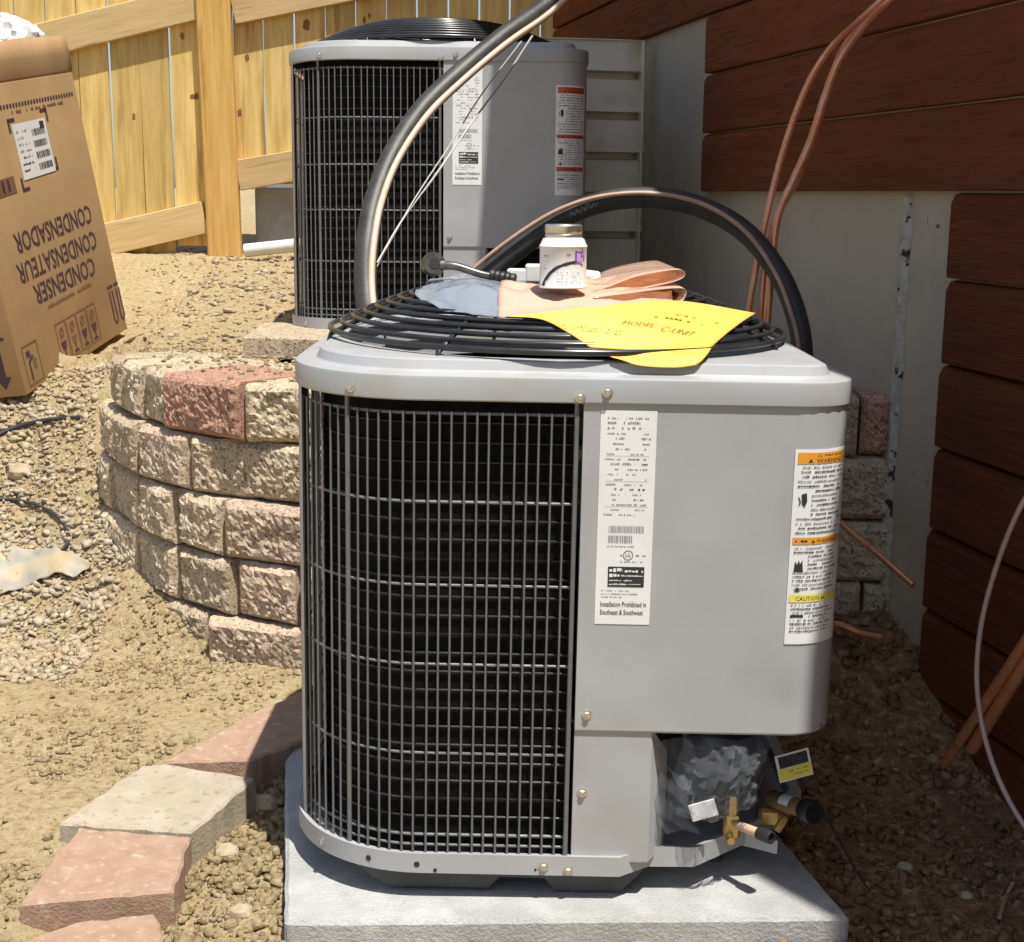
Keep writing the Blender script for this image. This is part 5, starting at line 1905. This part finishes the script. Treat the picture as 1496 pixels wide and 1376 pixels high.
def upside(body, s_right, t_top, size, width, mi=0, bold=0.0):
    vs_, fs_ = text2d(body, size, bold)
    w_ = max(x for x, y in vs_)
    k = width / w_
    P.add([(s_right - x * k, t_top - y) for x, y in vs_], fs_, mi)


upside('CONDENSADOR', 0.728, 0.447, 0.082, 0.585, 0, 0.012)
upside('CONDENSATEUR', 0.722, 0.362, 0.082, 0.605, 0, 0.012)
upside('CONDENSER', 0.665, 0.284, 0.082, 0.475, 0, 0.012)
rr_ = random.Random(12)
P.smudge(0.26, 0.199, 0.605, 0.012, rr_, 1, 0.95)
u = 0.02
while u < 0.78:                       # tear strip perforations
    P.rect(u, 0.795, u + 0.012, 0.806, 0); u += 0.021
P.smudge(0.30, 0.776, 0.70, 0.010, rr_, 1, 0.6)
P.rect(0.02, 0.558, 0.235, 0.606, 1)
for k in range(5): P.rect(0.04 + 0.036 * k, 0.564, 0.055 + 0.036 * k, 0.600, 0)
for (u, v, du, dv) in ((0.275, 0.765, 1, -1), (0.560, 0.775, -1, -1), (0.275, 0.553, 1, 1), (0.555, 0.585, -1, 1)):   # corner brackets round the label
    P.rect(min(u, u + du * 0.05), min(v, v + dv * 0.010), max(u, u + du * 0.05), max(v, v + dv * 0.010), 0)
    P.rect(min(u, u + du * 0.012), min(v, v + dv * 0.040), max(u, u + du * 0.012), max(v, v + dv * 0.040), 0)
for k in range(4):                    # handling symbols
    u0 = 0.275 + 0.082 * k
    for (a_, b_) in (((u0, 0.025), (u0 + 0.072, 0.025)), ((u0, 0.145), (u0 + 0.072, 0.145)), ((u0, 0.025), (u0, 0.145)), ((u0 + 0.072, 0.025), (u0 + 0.072, 0.145))): P.line([a_, b_], 0.004, 1)
    P.poly([(u0 + 0.016, 0.085), (u0 + 0.056, 0.085), (u0 + 0.048, 0.060), (u0 + 0.024, 0.060)], 0 if k != 1 else 1)
    P.line([(u0 + 0.036, 0.060), (u0 + 0.036, 0.035)], 0.007, 0); P.line([(u0 + 0.018, 0.036), (u0 + 0.054, 0.036)], 0.006, 0)
    P.ring(u0 + 0.036, 0.112, 0.014, 0.006, 1, 10); P.line([(u0 + 0.02, 0.095), (u0 + 0.052, 0.13)], 0.005, 1)
u0 = 0.03
P.line([(u0, 0.02), (u0 + 0.1, 0.02), (u0 + 0.1, 0.135), (u0, 0.135), (u0, 0.02)], 0.004, 1)
P.line([(u0 + 0.03, 0.03), (u0 + 0.03, 0.085), (u0 + 0.06, 0.1)], 0.009, 0); P.rect(u0 + 0.055, 0.06, u0 + 0.075, 0.09, 1); P.rect(u0 + 0.02, 0.10, u0 + 0.045, 0.118, 0)
for u0 in (0.725, 0.785):             # up arrows, which point down here
    P.rect(u0 + 0.004, 0.075, u0 + 0.013, 0.150, 0); P.rect(u0 + 0.030, 0.075, u0 + 0.039, 0.150, 0)
    P.line([(u0 + 0.004, 0.075), (u0 + 0.008, 0.048), (u0 + 0.0215, 0.040), (u0 + 0.035, 0.048), (u0 + 0.039, 0.075)], 0.009, 0)
P.rect(0.722, 0.160, 0.770, 0.169, 0); P.rect(0.780, 0.160, 0.826 - 0.006, 0.169, 0)
P.build('carton_print', lambda u, v: (u, -0.0012, v), [M['card_ink'], M['card_ink2']], bx)
# print on the narrow near side
P = Print()
for u0 in (0.05, 0.11):
    P.rect(u0, 0.06, u0 + 0.018, 0.16, 0); P.poly([(u0 - 0.016, 0.06), (u0 + 0.034, 0.06), (u0 + 0.009, 0.022)], 0)
P.rect(0.03, 0.168, 0.15, 0.178, 0)
P.build('side_print', lambda u, v: (-0.0012, u, v), [M['card_ink'], M['card_ink2']], bx)
# shipping label
lb = MB(); lb.box((0.415, -0.0012, 0.665), (0.232, 0.0012, 0.162)); sl = lb.build('shipping_label', M['cardwhite'], box)
P = Print()
for k in range(4):
    u = 0.42
    v = 0.60 + 0.034 * k
    while u < 0.515:
        w_ = rr_.choice((0.002, 0.004, 0.006)); P.rect(u, v, u + w_, v + 0.020, 0); u += w_ + rr_.choice((0.002, 0.004))
for k in range(7): P.smudge(0.315, 0.605 + 0.019 * k, 0.39, 0.008, rr_, 1 if k > 2 else 0, 0.55)
P.rect(0.485, 0.718, 0.515, 0.740, 0)
P.build('label_print', lambda u, v: (u, -0.0024, v), [M['ink'], M['greyink']], sl)

# crumpled white wrap behind the carton
b = MB(); vs, fs = crumple((0, 0, 0), (0.16, 0.10, 0.10), 40, 0.42, 9.0, fr=3.0); b.add(vs, fs)
o = b.build('packing_wrap', M['white'], None, 40); o.location = on_y(2, 68, 5.3)
tag(o, 'crumpled whitish packing wrap behind the top of the carton', 'wrap')

# ------------------------------------------------------------------ litter on the slope
def ground_hit(px, py, lift=0.0):
    d = Vector(ray(px, py)); o = Vector(CAM_O)
    t = 1.6
    while t < 7:
        p = o + d * t
        if p.z - lift <= ground_z(p.x, p.y): return p
        t += 0.01
    return o + d * 4


def ground_pipe(name, pts, r, m, label, cat, lift=0.01, group=None):
    P3 = smooth_path([ground_hit(px, py, lift) for px, py in pts], 7)
    b = MB(); b.tube([p - P3[0] for p in P3], r, 8)
    o = b.build(name, M[m], None, 60); o.location = P3[0]
    return tag(o, label, cat, group)


ground_pipe('black_cable', [(-30, 648), (20, 625), (65, 614), (122, 609)], 0.0065, 'foam', 'piece of black cable lying straight on the rubble below the carton', 'cable', 0.015)
ground_pipe('black_strap', [(-30, 728), (20, 730), (60, 740), (92, 762), (99, 790), (86, 806), (56, 826)], 0.0050, 'foam', 'black strap curled into a loop on the rubble slope', 'strap', 0.014)
b = MB()
cc = [[ground_hit(px, py, 0.02) for px, py in row] for row in ([(-40, 792), (30, 798), (90, 806), (134, 822)], [(-40, 830), (30, 822), (85, 822), (130, 830)], [(-40, 880), (20, 862), (70, 848), (112, 842)])]
for r_ in cc:
    for p in r_: p.z += random.uniform(-0.004, 0.012)
vs, fs, _, _ = sheet(cc, 8, wob=0.012, seed=6)
b.add([v - cc[1][1] for v in vs], fs)
o = b.build('plastic_sheet', M['rag'], None, 60); o.location = cc[1][1]
md = o.modifiers.new('thick', 'SOLIDIFY'); md.thickness = 0.002
tag(o, 'dusty grey plastic sheet lying at the foot of the rubble slope', 'plastic sheet')
for pts, lb_ in (([(182, 500), (200, 490), (240, 478)], 'bent dry twig lying on the terrace beside the carton'),
                 ([(16, 905), (40, 898), (58, 880)], 'short dry twig on the soil below the grey sheet'),
                 ([(80, 908), (105, 895), (115, 872)], 'curved dry twig on the soil right of the grey sheet'),
                 ([(1460, 1340), (1470, 1310), (1480, 1290)], 'pale twig on the damp soil at the lower right corner')):
    ground_pipe('twig', pts, 0.0034, 'twig', lb_, 'twig', 0.008, 'dry twigs')
# larger stones one can pick out
st_ = [((385, 1178), 0.028, 'rubble', 'tan stone beside the tan edging stone near the pad'), ((330, 1245), 0.022, 'rubble', 'tan stone in the gravel strip by the red edging stone'),
       ((352, 1335), 0.020, 'rubble', 'pale stone low in the gravel strip beside the pad'), ((1322, 1268), 0.014, 'rubble', 'small grey stone on the damp soil right of the pad'),
       ((1412, 1310), 0.012, 'rubble', 'small pale stone on the damp soil near the lower right corner'), ((30, 690), 0.035, 'rubble', 'grey stone among the rubble at the left edge')]
for (px, py), s_, m, lb_ in st_:
    b = MB(); vs, fs = crumple((0, 0, 0), (s_, s_ * 0.85, s_ * 0.7), 14, 0.3, px * 0.1, fr=1.4); b.add(vs, fs)
    o = b.build('stone', M[m], None, 30); o.location = ground_hit(px, py, s_ * 0.3)
    tag(o, lb_, 'stone', 'loose stones')
